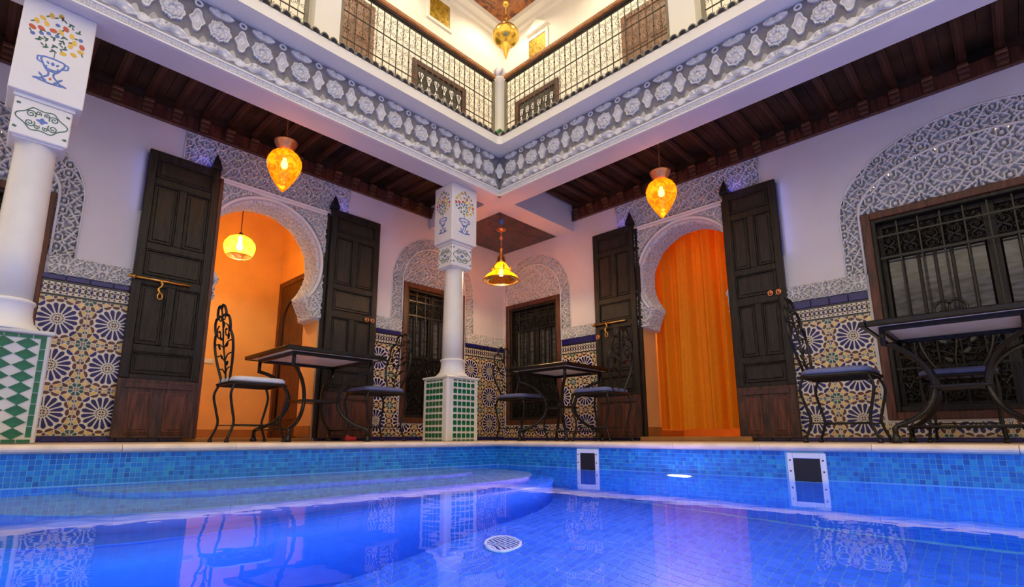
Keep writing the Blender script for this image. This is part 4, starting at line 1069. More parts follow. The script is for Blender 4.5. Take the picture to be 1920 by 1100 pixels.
sqm = mk(MB().prism([(0.0215 * (abs(cos(t)) ** 0.35) * (1 if cos(t) >= 0 else -1), 0.0215 * (abs(sin(t)) ** 0.35) * (1 if sin(t) >= 0 else -1)) for t in [2 * PI * (i + 0.5) / 12 for i in range(12)]], 0, -0.004, 'y'), 'green_tile', ('tile_green',))
dim = mk(MB().prism([(0.048, 0), (0, 0.031), (-0.048, 0), (0, -0.031)], 0, -0.003, 'y'), 'diamond_tile', ('tile_green',))
brv = mk(MB().prism([(-0.012, -0.028), (0.012, -0.028), (0.012, 0.028), (-0.012, 0.028)], 0, -0.003, 'y'), 'border_tile', ('tile_green',))
brh = mk(MB().prism([(-0.028, -0.009), (0.028, -0.009), (0.028, 0.009), (-0.028, 0.009)], 0, -0.003, 'y'), 'border_tile', ('tile_green',))
edm = mk(MB().prism([(-0.0215, -0.006), (0.0215, -0.006), (0.0215, 0.006), (-0.0215, 0.006)], 0, -0.003, 'y'), 'edge_tile', ('tile_green',))
def column(x0, kind, lab):
    """x0: left edge of the 0.40 wide plinth"""
    y0 = 3.87; w_ = 0.40; dp = 0.37; hz = 0.60
    e = tag(empty('column', (x0 + w_ / 2, y0 + dp / 2, 0)), lab, 'column', 'columns of the left arcade')
    X0, X1, Y0, Y1 = -w_ / 2, w_ / 2, -dp / 2, dp / 2
    pb = obj('plinth', MB().box(X0, X1, Y0, Y1, 0.001, hz, 0, 0.008).box(X0 - 0.012, X1 + 0.012, Y0 - 0.012, Y1 + 0.012, hz, hz + 0.022, 0, 0.006), ['tile_cream' if kind == 'check' else 'plinth_grey'], e)
    # faces: front (-y), left (-x)
    for face in ('front', 'side'):
        W_ = w_ if face == 'front' else dp
        def T_(u, z): return ((X0 + u, Y0 - 0.0005, z), (0, 0, 0)) if face == 'front' else ((X0 - 0.0005, Y1 - u, z), (0, 0, -PI / 2))
        if kind == 'check':
            c0 = 0.052 if face == 'front' else 0.045
            for i in range(5):
                for j in range(9):
                    l, r = T_(c0 + 0.035 + i * (W_ - 2 * c0 - 0.07) / 4 + (0.012 if face == 'front' else -0.008), 0.055 + j * 0.0605); put('green_tile', sqm, pb, l, r)
                l, r = T_(c0 + 0.035 + i * (W_ - 2 * c0 - 0.07) / 4 + (0.012 if face == 'front' else -0.008), hz - 0.018); put('edge_tile', edm, pb, l, r)
                l, r = T_(c0 + 0.035 + i * (W_ - 2 * c0 - 0.07) / 4 + (0.012 if face == 'front' else -0.008), 0.012); put('edge_tile', edm, pb, l, r)
        else:
            for j in range(9):
                l, r = T_(W_ - 0.034, 0.065 + j * 0.0605); put('border_tile', brv, pb, l, r); l, r = T_(0.034, 0.065 + j * 0.0605); put('border_tile', brv, pb, l, r)
            for i in range(6):
                for z in (0.015, hz - 0.014): l, r = T_(0.05 + i * 0.060, z); put('border_tile', brh, pb, l, r)
            for j in range(9):
                for i in range(3):
                    l, r = T_(0.100 + i * 0.100 , 0.055 + j * 0.0615 ); put('diamond_tile', dim, pb, l, r)
    if kind == 'check':  # white corner strip
        obj('corner_strip', MB().box(X0 - 0.006, X0 + 0.030, Y0 - 0.006, Y0 + 0.006, 0.002, hz, 0, 0.003).box(X0 - 0.006, X0 + 0.006, Y0, Y0 + 0.022, 0.002, hz, 0, 0.003), ['white_trim'], pb)
    cx, cy = -0.005, -0.02
    obj('base_moulding', MB().lathe([(0.178, hz + 0.022), (0.178, hz + 0.030), (0.155, hz + 0.045), (0.128, hz + 0.075), (0.116, hz + 0.12), (0.114, hz + 0.175), (0.120, hz + 0.182), (0.124, hz + 0.192), (0.120, hz + 0.202), (0.108, hz + 0.208)], 36, (cx, cy, 0)), ['white_trim'], e)
    obj('shaft', MB().lathe([(0.104, hz + 0.208), (0.104, 1.1), (0.100, 1.4), (0.095, 1.725), (0.100, 1.74), (0.100, 1.752)], 36, (cx, cy, 0)), ['marble'], e)
    # capital: small block and tall block
    obj('neck_block', MB().box(cx - 0.132, cx + 0.132, cy - 0.125, cy + 0.105, 1.752, 1.985, 0, 0.006).box(cx - 0.115, cx + 0.115, cy - 0.108, cy + 0.09, 1.742, 1.752), ['white_trim'], e)
    cp = obj('capital_block', MB().box(cx - 0.170, cx + 0.170, cy - 0.155, cy + 0.130, 2.010, ZS - 0.001, 0, 0.004).box(cx - 0.140, cx + 0.140, cy - 0.130, cy + 0.11, 1.985, 2.010), ['white_trim'], e)
    put('painted_bouquet', bqm, cp, (cx, cy - 0.1552, 2.325)); put('painted_bouquet', bqm, cp, (cx - 0.1702, cy - 0.012, 2.325), (0, 0, -PI / 2), (0.84, 1, 1))
    put('painted_arabesque', arm, cp, (cx, cy - 0.1252, 1.872)); put('painted_arabesque', arm, cp, (cx - 0.1322, cy - 0.010, 1.872), (0, 0, -PI / 2), (0.86, 1, 1))
    return e
mat('plinth_grey', (0.60, 0.60, 0.58), 0.4, var=0.08, scale=9)
column(3.17, 'check', 'white column on a green square tiled plinth, nearer the corner')
column(-0.12, 'diamond', 'white column on a green diamond tiled plinth at the left edge')

# ---------------- hanging lamps
def bulb_light(e, loc, power, col, r=0.03):
    ld = bpy.data.lights.new('lamp_light', 'POINT'); ld.energy = power; ld.color = col; ld.shadow_soft_size = r
    lo = bpy.data.objects.new('lamp_light', ld); COL.objects.link(lo); lo.parent = e; lo.location = loc
def egg_lamp(x, y, zt, lab):
    e = tag(empty('hanging_lantern', (x, y, zt)), lab, 'lantern', 'amber egg lanterns')
    obj('glass_egg', MB().lathe([(0.050, -0.092), (0.085, -0.105), (0.120, -0.135), (0.141, -0.180), (0.145, -0.215), (0.138, -0.255), (0.118, -0.310), (0.085, -0.370), (0.048, -0.425), (0.018, -0.462), (0.0001, -0.480)], 32, cap=False), ['amber'], e)
    obj('collar', MB().lathe([(0.096, -0.004), (0.100, 0.0), (0.098, -0.012), (0.082, -0.045), (0.066, -0.075), (0.062, -0.094), (0.052, -0.094), (0.056, -0.075), (0.072, -0.045), (0.090, -0.010), (0.096, -0.004)], 28, cap=False), ['copper'], e)
    obj('bulb', MB().lathe([(0.0001, -0.255), (0.018, -0.25), (0.028, -0.23), (0.028, -0.21), (0.016, -0.18), (0.012, -0.15)], 14, cap=False), ['bulb'], e)
    obj('socket', MB().lathe([(0.014, -0.16), (0.016, -0.10), (0.010, 0.0), (0.006, 0.03)], 10), ['brass'], e)
    top = 2.983 - zt
    c = MB(); n = 10
    for i in range(n):
        z = 0.03 + (top - 0.06) * i / n; hh = (top - 0.06) / n * 0.72
        c.tube([(0.008 * cos(t) * (i % 2 == 0), 0.008 * cos(t) * (i % 2 == 1), z + hh * 0.5 + hh * 0.65 * sin(t)) for t in [2 * PI * k / 10 for k in range(10)]], 0.0022, 5, True)
    obj('chain', c, ['copper'], e)
    obj('ceiling_rose', MB().lathe([(0.045, top), (0.042, top - 0.015), (0.018, top - 0.035), (0.006, top - 0.045)], 16), ['brass'], e)
    bulb_light(e, (0, 0, -0.225), 14.0, (1.0, 0.62, 0.22))
    return e
egg_lamp(1.645, 4.30, 2.59, 'amber glass egg lantern hanging before the left doorway')
egg_lamp(4.34, 2.165, 2.535, 'amber glass egg lantern hanging before the curtained doorway')
# bell lamp in the corner
e = tag(empty('bell_lantern', (4.18, 4.15, 1.84)), 'amber bell shaped lantern hanging in the arcade corner', 'lantern')
obj('glass_bell', MB().lathe([(0.205, 0.0), (0.208, 0.008), (0.195, 0.040), (0.165, 0.070), (0.125, 0.095), (0.105, 0.115), (0.103, 0.135), (0.085, 0.170), (0.062, 0.20), (0.052, 0.215)], 32, cap=False), ['amber'], e)
obj('rim_band', MB().tube([(0.208 * cos(2 * PI * i / 36), 0.208 * sin(2 * PI * i / 36), 0.006) for i in range(36)], 0.007, 6, True).tube([(0.112 * cos(2 * PI * i / 28), 0.112 * sin(2 * PI * i / 28), 0.112) for i in range(28)], 0.006, 6, True), ['brass'], e)
obj('cap', MB().lathe([(0.058, 0.212), (0.062, 0.225), (0.048, 0.25), (0.046, 0.285), (0.030, 0.315), (0.018, 0.33), (0.016, 0.37), (0.026, 0.385), (0.016, 0.40), (0.010, 0.42)], 20), ['brass'], e)
for k in range(6):
    a = 2 * PI * k / 6
    obj('petal', MB().tube([(0.105 * cos(a), 0.105 * sin(a), 0.118), (0.122 * cos(a), 0.122 * sin(a), 0.15), (0.112 * cos(a), 0.112 * sin(a), 0.178)], [0.010, 0.012, 0.004], 6), ['brass'], e)
obj('bulb', MB().lathe([(0.0001, 0.055), (0.02, 0.062), (0.028, 0.085), (0.022, 0.12), (0.014, 0.16)], 14, cap=False), ['bulb'], e)
obj('rod', MB().tube([(0, 0, 0.40), (0, 0, ZS - 1.84 + 0.004)], 0.006, 6).lathe([(0.0001, 0.50), (0.02, 0.51), (0.026, 0.53), (0.02, 0.55), (0.008, 0.56)], 12).lathe([(0.008, 0.60), (0.055, 0.625), (0.06, 0.635), (0.02, 0.65), (0.008, 0.68)], 16), ['copper'], e)
obj('blue_bead', MB().lathe([(0.004, 0.695), (0.022, 0.705), (0.026, 0.735), (0.022, 0.765), (0.006, 0.775)], 14), ['paint_blue'], e)
bulb_light(e, (0, 0, 0.03), 16.0, (1.0, 0.60, 0.28))
# pendant in the left room
e = tag(empty('pendant_lamp', (1.885, 6.0, 2.02)), 'amber glass pendant bowl lit in the orange room', 'lamp')
obj('shade', MB().lathe([(0.125, 0.0), (0.150, 0.045), (0.165, 0.10), (0.158, 0.15), (0.125, 0.20), (0.075, 0.232), (0.03, 0.24)], 32, cap=False), ['amber_pendant'], e)
obj('rim_band', MB().tube([(0.127 * cos(2 * PI * i / 32), 0.127 * sin(2 * PI * i / 32), 0.0) for i in range(32)], 0.005, 6, True), ['brass'], e)
obj('cord', MB().tube([(0, 0, 0.24), (0, 0, 1.028)], 0.005, 6).lathe([(0.032, 0.236), (0.026, 0.262), (0.008, 0.285)], 12), ['iron'], e)
obj('bulb', MB().lathe([(0.0001, 0.07), (0.025, 0.08), (0.033, 0.11), (0.022, 0.16), (0.014, 0.235)], 14, cap=False), ['bulb'], e)
bulb_light(e, (0, 0, 0.04), 22.0, (1.0, 0.68, 0.30))
# golden lantern of the upper gallery
e = tag(empty('gold_lantern', (4.2, 4.09, 4.76)), 'golden metal lantern with pointed drop in the upper gallery', 'lantern')
obj('lamp_body', MB().lathe([(0.0001, 0.0), (0.012, 0.03), (0.035, 0.12), (0.060, 0.185), (0.066, 0.21), (0.075, 0.225), (0.110, 0.235), (0.150, 0.275), (0.172, 0.33), (0.170, 0.38), (0.140, 0.435), (0.090, 0.47), (0.055, 0.49), (0.035, 0.53), (0.018, 0.60), (0.012, 0.66)], 36), ['gold_lamp'], e)
obj('collar', MB().tube([(0.067 * cos(2 * PI * i / 28), 0.067 * sin(2 * PI * i / 28), 0.212) for i in range(28)], 0.008, 6, True), ['gold_lamp'], e)
obj('chain', MB().tube([(0, 0, 0.65), (0, 0, 1.545)], 0.008, 6).lathe([(0.0001, 0.78), (0.03, 0.80), (0.04, 0.83), (0.02, 0.88), (0.0001, 0.89)], 14).lathe([(0.008, 1.50), (0.06, 1.53), (0.065, 1.558)], 16), ['gold_lamp'], e)

# ---------------- curtain in the right doorway
q = MB(); n = 150; u0, u1 = -2.98, -1.72
def fold(s, t):
    a = 0.062 * sin(s * 2 * PI * 5.6 + 1.2 * sin(s * 9)) + 0.018 * sin(s * 2 * PI * 13.1 + 1.0)
    return a * (0.75 + 0.35 * t)
vs = []
rowsz = [2.62, 2.2, 1.7, 1.2, 0.8, 0.4, 0.125]
for k, z in enumerate(rowsz):
    t = k / (len(rowsz) - 1)
    for i in range(n + 1):
        s = i / n; u = u0 + (u1 - u0) * s + 0.02 * t * sin(s * 17)
        vs.append((u, 0.47 + fold(s + 0.012 * t * sin(5 * s), t), z + (0.008 * sin(s * 40) if k == len(rowsz) - 1 else 0)))
fs = [(k * (n + 1) + i, k * (n + 1) + i + 1, (k + 1) * (n + 1) + i + 1, (k + 1) * (n + 1) + i) for k in range(len(rowsz) - 1) for i in range(n)]
q.add(vs, fs, 0, True); q.add([(x, y + 0.004, z) for x, y, z in vs], [f[::-1] for f in fs], 0, True)
e = tag(on_side(empty('door_curtain'), 'R', XR), 'orange floor length curtain hanging in the right doorway', 'curtain')
obj('cloth', q, ['curtain'], e, fix=False)
obj('curtain_rod', MB().tube([(u0 - 0.03, 0.47, 2.64), (u1 + 0.03, 0.47, 2.64)], 0.012, 8), ['brass'], e)

# ---------------- things in the left room
e = structure(empty('door_3', (RW, 0, 0), -PI / 2), 'dark brown wooden door with arch moulding inside the orange room')
# local x = -Y, local y = +X
obj('frame', MB().box(-6.93, -6.86, -0.03, -0.001, 0.03, 2.07, 0, 0.004).box(-5.99, -5.92, -0.03, -0.001, 0.03, 2.07, 0, 0.004).box(-6.86, -5.99, -0.03, -0.001, 2.0, 2.07, 0, 0.004), ['room_door'] if 'room_door' in M else ['red_wood'], e)
lf = obj('leaf', MB().box(-6.86, -5.99, -0.016, -0.002, 0.035, 2.0), ['plinth_wood'], e)
obj('arch_moulding', MB().tube([(u, -0.02, z) for u, z in [(-6.76, 0.2), (-6.76, 1.3)] + arc(-6.425, 1.45, 0.335, PI, 0, 16) + [(-6.09, 1.3), (-6.09, 0.2)]], 0.018, 6), ['dark_wood'], lf)
obj('panel', MB().box(-6.70, -6.15, -0.024, -0.016, 0.25, 1.2, 0, 0.005), ['red_wood'], lf)
e = tag(empty('switch_plate', (1.95, 6.979, 0.95)), 'small beige wall plate on the orange room wall', 'wall plate')
obj('plate', MB().box(-0.075, 0.075, -0.010, 0, -0.03, 0.03, 0, 0.003), ['tile_cream'], e); obj('key', MB().box(-0.05, -0.01, -0.014, -0.010, -0.018, 0.018, 0, 0.002), ['white_trim'], e); obj('key', MB().box(0.01, 0.05, -0.014, -0.010, -0.018, 0.018, 0, 0.002), ['white_trim'], e)

# ---------------- tables
def table(x, y, size, lab, rz=0.0):
    e = tag(empty('bistro_table', (x, y, 0), rz), lab, 'table', 'wrought iron tables under the arcade')
    h = size / 2
    obj('top_frame', MB().box(-h, h, -h, -h + 0.035, 0.712, 0.748, 0, 0.006).box(-h, h, h - 0.035, h, 0.712, 0.748, 0, 0.006).box(-h, -h + 0.035, -h + 0.035, h - 0.035, 0.712, 0.748, 0, 0.006).box(h - 0.035, h, -h + 0.035, h - 0.035, 0.712, 0.748, 0, 0.006), ['iron'], e)
    obj('table_top', MB().box(-h + 0.034, h - 0.034, -h + 0.034, h - 0.034, 0.718, 0.744, 0, 0.003), ['stone_top'], e)
    k = h - 0.10
    obj('apron', MB().box(-k, k, -k - 0.012, -k + 0.012, 0.690, 0.717).box(-k, k, k - 0.012, k + 0.012, 0.690, 0.717).box(-k - 0.012, -k + 0.012, -k, k, 0.690, 0.717).box(k - 0.012, k + 0.012, -k, k, 0.690, 0.717), ['iron'], e)
    for sx in (-1, 1):
        for sy in (-1, 1):
            D = lambda f, z: (sx * (k - f), sy * (k - f), z)
            P = [D(0, 0.715), D(0, 0.60)] + smooth_path([D(0.0, 0.61), D(0.07, 0.575), D(0.145, 0.505), D(0.19, 0.41), D(0.195, 0.315), D(0.16, 0.22), D(0.095, 0.15), D(0.02, 0.108), D(0.0, 0.09)], 4)[1:] + [D(0, 0.012)]
            lg = obj('leg', MB().tube(P, 0.0155, 8), ['iron'], e)
            obj('foot', MB().lathe([(0.026, 0.001), (0.030, 0.012), (0.022, 0.03), (0.014, 0.06)], 10, D(0, 0)), ['iron'], lg)
    m_ = k - 0.175
    obj('lower_shelf', MB().box(-m_, m_, -m_, m_, 0.333, 0.352, 0, 0.004), ['iron'], e)
    for sx in (-1, 1): obj('stretcher', MB().tube([(sx * k, -k, 0.10), (sx * k, k, 0.10)], 0.007, 6), ['iron'], e)
    return e
table(2.12, 4.44, 0.90, 'black iron table between the two chairs before the left doorway')
table(4.31, 3.41, 0.80, 'black iron table nearest the arcade corner')
table(4.27, 0.24, 0.84, 'black iron table before the big window at the right edge')

# ---------------- chairs
def chair_proto():
    P = {}
    def yb(z): return -0.195 - 0.085 * max(0, (z - 0.45)) / 0.6
    def b3(pts): return [(x, yb(z), z) for x, z in pts]
    # legs
    for nme, sx, sy in (('fl', -1, 1), ('fr', 1, 1), ('bl', -1, -1), ('br', 1, -1)):
        x, y = sx * 0.185, sy * 0.185
        o = 0.03 * sy
        pts = smooth_path([(x, y, 0.445), (x * 1.04, y + 0.9 * o, 0.36), (x * 0.98, y + 0.1 * o, 0.24), (x * 0.96, y - 0.5 * o, 0.14), (x * 1.02, y + 0.8 * o, 0.02)], 5)
        P['leg_' + nme] = mk(MB().tube(pts, 0.0095, 7).lathe([(0.017, 0.0), (0.017, 0.010), (0.010, 0.028)], 8, (x * 1.02, y + 0.8 * o, 0.001)), 'leg', ('iron',))
    rr = arc(0.14, 0.14, 0.07, 0, PI / 2, 5) + arc(-0.14, 0.14, 0.07, PI / 2, PI, 5) + arc(-0.14, -0.14, 0.07, PI, 1.5 * PI, 5) + arc(0.14, -0.14, 0.07, 1.5 * PI, 2 * PI, 5)
    q = MB().tube([(x, y, 0.445) for x, y in rr], 0.011, 7, True)
    for i in range(-2, 3): q.tube([(i * 0.07, -0.205, 0.443), (i * 0.07, 0.205, 0.443)], 0.005, 5)
    P['seat_frame'] = mk(q, 'seat_frame', ('iron',))
    q = MB(); cu = [(x * 0.97, y * 0.97) for x, y in rr]
    lv = [(0.94, 0.452), (1.0, 0.462), (1.0, 0.480), (0.93, 0.494), (0.75, 0.501)]
    n = len(cu); vs = [(x * s, y * s, z) for s, z in lv for x, y in cu]
    fs = [(k * n + i, k * n + (i + 1) % n, (k + 1) * n + (i + 1) % n, (k + 1) * n + i) for k in range(len(lv) - 1) for i in range(n)] + [tuple(range(n))[::-1], tuple((len(lv) - 1) * n + i for i in range(n))]
    q.add(vs, fs, 0, True); P['cushion'] = q
    # back frame: lobed leaf
    half = [(0.085, 0.445), (0.120, 0.52), (0.165, 0.60), (0.200, 0.70), (0.205, 0.78), (0.175, 0.835), (0.158, 0.84), (0.172, 0.875), (0.165, 0.93), (0.125, 0.965), (0.098, 0.962), (0.095, 1.00), (0.070, 1.04), (0.030, 1.055), (0.0, 1.03)]
    hp = smooth_path(half, 4); full = hp + [(-x, z) for x, z in hp[::-1]]
    P['back_frame'] = mk(MB().tube(b3(full), 0.010, 7), 'back_frame', ('iron',))
    q = MB().tube(b3(smooth_path([(0.0, 0.445), (0.012, 0.6), (-0.008, 0.75), (0.01, 0.88), (0.0, 1.03)], 5)), 0.007, 6)
    for s in (-1, 1):
        for z, x, dz in ((0.52, 0.110, 0.045), (0.62, 0.155, 0.05), (0.72, 0.185, 0.045)): q.tube(b3(smooth_path([(0.0, z), (s * x * 0.5, z + dz * 0.9), (s * x, z + dz)], 4)), 0.0055, 5)
        q.tube(b3([(s * x, z) for x, z in spiral(0.085, 0.845, 0.012, 0.058, 0.5, 0.5 + 2.4 * PI, 22)]), 0.0055, 5)
        q.tube(b3([(s * x, z) for x, z in spiral(0.045, 0.965, 0.008, 0.036, 3.4, 3.4 - 2.2 * PI, 18)]), 0.005, 5)
    P['vine'] = mk(q, 'vine', ('iron',))
    q = MB()
    for x, z, a in ((0.05, 0.60, 0.6), (-0.06, 0.66, 2.4), (0.07, 0.74, 0.5), (-0.05, 0.80, 2.7), (0.03, 0.90, 1.0), (-0.10, 0.74, 2.2), (0.12, 0.80, 0.9)):
        l = [(0.028 * cos(t), 0.013 * sin(t)) for t in [2 * PI * i / 8 for i in range(8)]]
        pl = [(x + p * cos(a) - r * sin(a), z + p * sin(a) + r * cos(a)) for p, r in l]
        v = b3(pl); q.add([(px, py - 0.004, pz) for px, py, pz in v] + [(px, py + 0.004, pz) for px, py, pz in v], [tuple(range(8)), tuple(range(15, 7, -1))] + [(i, (i + 1) % 8, 8 + (i + 1) % 8, 8 + i) for i in range(8)])
    P['leaves'] = mk(q, 'leaves', ('iron',))
    P['stretcher'] = mk(MB().tube([(-0.18, 0.17, 0.13), (-0.18, -0.17, 0.13)], 0.005, 5).tube([(0.18, 0.17, 0.13), (0.18, -0.17, 0.13)], 0.005, 5).tube([(-0.18, 0, 0.13), (0.18, 0, 0.13)], 0.005, 5), 'stretcher', ('iron',))
    return P
CP = chair_proto(); cq = CP.pop('cushion')
CUW, CUB = mk(cq, 'cushion', ('cushion',)), mk(cq, 'cushion', ('cushion_blue',))
def chair(x, y, face, lab, cushion=CUW):
    e = tag(empty('garden_chair', (x, y, 0), face), lab, 'chair', 'wrought iron chairs under the arcade')
    put('cushion', cushion, e)
    for k, me in CP.items(): put(me.name.split('.')[0], me, e)
    return e
chair(1.57, 4.38, -PI / 2, 'black iron chair with pale cushion silhouetted against the orange doorway')
chair(2.70, 4.36, PI / 2, 'black iron chair right of the left table, before the dark door leaf', CUB)
chair(4.27, 3.92, PI, 'black iron chair behind the corner table, before the corner window', CUB)
chair(4.27, 2.88, 0.0, 'black iron chair with blue cushion before the left leaf of the right door', CUB)
chair(4.20, 0.86, PI, 'black iron chair left of the right hand table, before rosette tiles', CUB)
chair(4.80, 0.28, PI / 2, 'black iron chair behind the right hand table, before the big window', CUB)
chair(4.22, -0.36, 0.0, 'black iron chair at the right edge, cut off by the frame', CUB)

# red slipper-like cloth under the table
q = MB(); P_ = []
for k in range(7):
    t = k / 6
    for i in range(10):
        a = 2 * PI * i / 10; r = 0.030 * sin(PI * (0.12 + 0.80 * t)) + 0.01
        P_.append((-0.09 + 0.18 * t + 0.006 * sin(3 * a), r * 1.4 * cos(a), 0.002 + max(0, r * (0.9 + sin(a)) * (0.85 + 0.3 * sin(5 * t + a)))))
q.add(P_, [(k * 10 + i, k * 10 + (i + 1) % 10, (k + 1) * 10 + (i + 1) % 10, (k + 1) * 10 + i) for k in range(6) for i in range(10)] + [tuple(range(10)), tuple(60 + i for i in range(10))], 0, True)
o = obj('red_cloth', q, ['red_cloth'], None, (2.72, 4.84, 0.0), (0, 0, 0.5)); tag(o, 'crumpled red cloth on the floor by the left door', 'cloth')

# ---------------- upper gallery: pillars, railing, windows
RY = 3.89
for side, u0, u1, lab in (('L', 1.60, 1.83, 'white square pillar of the upper gallery on the left'), ('R', -1.73, -1.50, 'white square pillar of the upper gallery on the right')):
    e = tag(on_side(empty('gallery_pillar'), side, RY), lab, 'pillar', 'pillars of the upper gallery')
    obj('pillar_shaft', MB().box(u0, u1, -0.09, 0.14, ZFL + 0.05, 6.31, 0, 0.006), ['warm_white'], e)
    obj('pillar_foot', MB().box(u0 - 0.015, u1 + 0.015, -0.105, 0.155, ZFL + 0.001, ZFL + 0.05, 0, 0.006), ['warm_white'], e)
e = tag(empty('newel_post', (RY, RY, ZFL)), 'cream newel post with round finial at the gallery corner', 'post')
obj('post_shaft', MB().lathe([(0.085, 0.001), (0.085, 0.04), (0.062, 0.06), (0.062, 0.5), (0.058, 0.97), (0.066, 0.985), (0.066, 1.0), (0.05, 1.02)], 24), ['warm_white'], e)
fin = [(0.045, 1.02), (0.068, 1.05), (0.075, 1.085), (0.062, 1.125), (0.035, 1.15), (0.0001, 1.16)]
obj('finial', MB().lathe(fin, 12), ['stone_top'], e)
for a in (0.4, 1.6, 2.8, 4.0, 5.2): obj('finial_leaf', MB().tube([(0.06 * cos(a), 0.06 * sin(a), 1.02), (0.082 * cos(a + 0.3), 0.082 * sin(a + 0.3), 1.07), (0.06 * cos(a + 0.6), 0.06 * sin(a + 0.6), 1.12)], [0.012, 0.014, 0.005], 6), ['pot_grey'], e)

RB = 0.145
ZR = [ZFL + 0.06, ZFL + 0.36, ZFL + 0.64, ZFL + 0.90]
rbar = mk(MB().box(-0.0045, 0.0045, -0.0045, 0.0045, ZR[0], ZR[3], 0, 0.001).lathe([(0.004, 0), (0.011, 0.012), (0.004, 0.024)], 6, (0, 0, ZFL + 0.49)).lathe([(0.004, 0), (0.011, 0.012), (0.004, 0.024)], 6, (0, 0, ZFL + 0.76)).lathe([(0.004, 0), (0.011, 0.012), (0.004, 0.024)], 6, (0, 0, ZFL + 0.2)), 'baluster', ('rail_iron',))
def rail_unit(h):
    q = MB(); hw = RB / 2
    for s in (-1, 1):
        q.tube([(s * x, 0, z) for x, z in spiral(hw * 0.52, h * 0.77, 0.005, 0.026, 0.3, 0.3 + 2.3 * PI, 12)], 0.0026, 4)
        q.tube([(s * x, 0, z) for x, z in spiral(hw * 0.52, h * 0.23, 0.005, 0.026, -0.3, -0.3 - 2.3 * PI, 12)], 0.0026, 4)
        q.tube([(s * hw * 0.18, 0, h * 0.80), (s * hw * 0.10, 0, h * 0.62), (s * hw * 0.5, 0, h * 0.5), (s * hw * 0.10, 0, h * 0.38), (s * hw * 0.18, 0, h * 0.20)], 0.0026, 4)
    q.box(-0.0022, 0.0022, -0.0022, 0.0022, 0, h)
    q.lathe([(0.003, -0.012), (0.008, 0), (0.003, 0.012)], 6, (0, 0, h * 0.5))
    return mk(q, 'scrollwork', ('rail_iron',))
runits = [rail_unit(ZR[i + 1] - ZR[i]) for i in range(3)]
def railing(side, u0, u1, lab, ends=(True, True)):
    e = tag(on_side(empty('balcony_railing'), side, RY), lab, 'railing', 'railings of the upper gallery')
    n = round((u1 - u0) / RB); st = (u1 - u0) / n
    for i in range(1, n): put('baluster', rbar, e, (u0 + i * st, 0, 0))
    for z in ZR: obj('rail_bar', MB().box(u0, u1, -0.005, 0.005, z - 0.0045, z + 0.0045, 0, 0.001), ['rail_iron'], e)
    for i in range(n):
        for k in range(3): put('scrollwork', runits[k], e, (u0 + (i + 0.5) * st, 0, ZR[k]))
    obj('handrail', MB().box(u0 - 0.002, u1 + 0.002, -0.045, 0.045, ZFL + 0.93, ZFL + 0.985, 0, 0.012), ['rail_wood'], e)
    obj('under_rail', MB().box(u0, u1, -0.022, 0.022, ZFL + 0.912, ZFL + 0.930, 0, 0.003), ['rail_iron'], e)
    for u, k in ((u0, ends[0]), (u1, ends[1])):
        if k: obj('end_post', MB().box(u - 0.016, u + 0.016, -0.016, 0.016, ZFL + 0.001, ZFL + 0.93, 0, 0.003), ['rail_post'], e)
mat('rail_post', (0.24, 0.22, 0.16), 0.5, var=0.2)
railing('L', 1.87, 3.785, 'black scrollwork balcony railing left of the corner newel post')
railing('L', -1.9, 1.56, 'black scrollwork balcony railing at the upper left, beyond the pillar')
railing('R', -3.785, -1.77, 'black scrollwork balcony railing right of the corner newel post')
railing('R', -1.46, 1.9, 'black scrollwork balcony railing at the upper right, beyond the pillar')

def upper_window(n, side, u0, u1, z0, z1, lab, kind):
    e = structure(on_side(empty('window_%d' % n), side, YL if side == 'L' else XR), lab)
    if kind == 'gold':
        obj('frame', MB().box(u0 - 0.05, u0, -0.02, -0.001, z0 - 0.05, z1 + 0.05, 0, 0.004).box(u1, u1 + 0.05, -0.02, -0.001, z0 - 0.05, z1 + 0.05, 0, 0.004).box(u0, u1, -0.02, -0.001, z1, z1 + 0.05, 0, 0.004).box(u0, u1, -0.02, -0.001, z0 - 0.05, z0, 0, 0.004), ['warm_white'], e)
        obj('gold_screen', MB().box(u0, u1, -0.010, -0.002, z0, z1), ['gold_grille'], e)
        if side == 'R': obj('hood', MB().prism([(u0 - 0.04, z1 + 0.10), (u1 + 0.06, z1 + 0.10), ((u0 + u1) / 2, z1 + 0.28)], -0.05, -0.001, 'y'), ['warm_white'], e)
        return e
    w_ = 0.07
    obj('frame', MB().box(u0, u0 + w_, -0.03, -0.001, z0, z1, 0, 0.004).box(u1 - w_, u1, -0.03, -0.001, z0, z1, 0, 0.004).box(u0 + w_, u1 - w_, -0.03, -0.001, z1 - w_, z1, 0, 0.004).box(u0 + w_, u1 - w_, -0.03, -0.001, z0, z0 + w_, 0, 0.004), ['red_wood' if kind == 'dark' else 'up_door'], e)
    if kind == 'dark':
        obj('pane', MB().box(u0 + w_, u1 - w_, -0.008, -0.001, z0 + w_, z1 - w_), ['up_glass'], e)
        k = 6; st = (u1 - u0 - 2 * w_) / k
        sm = scroll_mesh('grille_scroll', st * 0.9, (z1 - z0 - 2 * w_) / 2, 0.007, 'stone_top', 5, True)
        for i in range(k):
            for j in range(2): put('grille_scroll', sm, e, (u0 + w_ + (i + 0.5) * st, -0.022, z0 + w_ + j * (z1 - z0 - 2 * w_) / 2))
    else:
        obj('leaf', MB().box(u0 + w_, u1 - w_, -0.016, -0.001, z0 + w_, z1 - w_), ['up_door'], e)
        cx = (u0 + u1) / 2
        for a, c in ((u0 + w_ + 0.03, cx - 0.02), (cx + 0.02, u1 - w_ - 0.03)):
            for j in range(4):
                hh = (z1 - z0 - 2 * w_) / 4; obj('panel', MB().box(a, c, -0.026, -0.016, z0 + w_ + j * hh + 0.03, z0 + w_ + (j + 1) * hh - 0.02, 0, 0.006), ['up_door'], e)
    return e
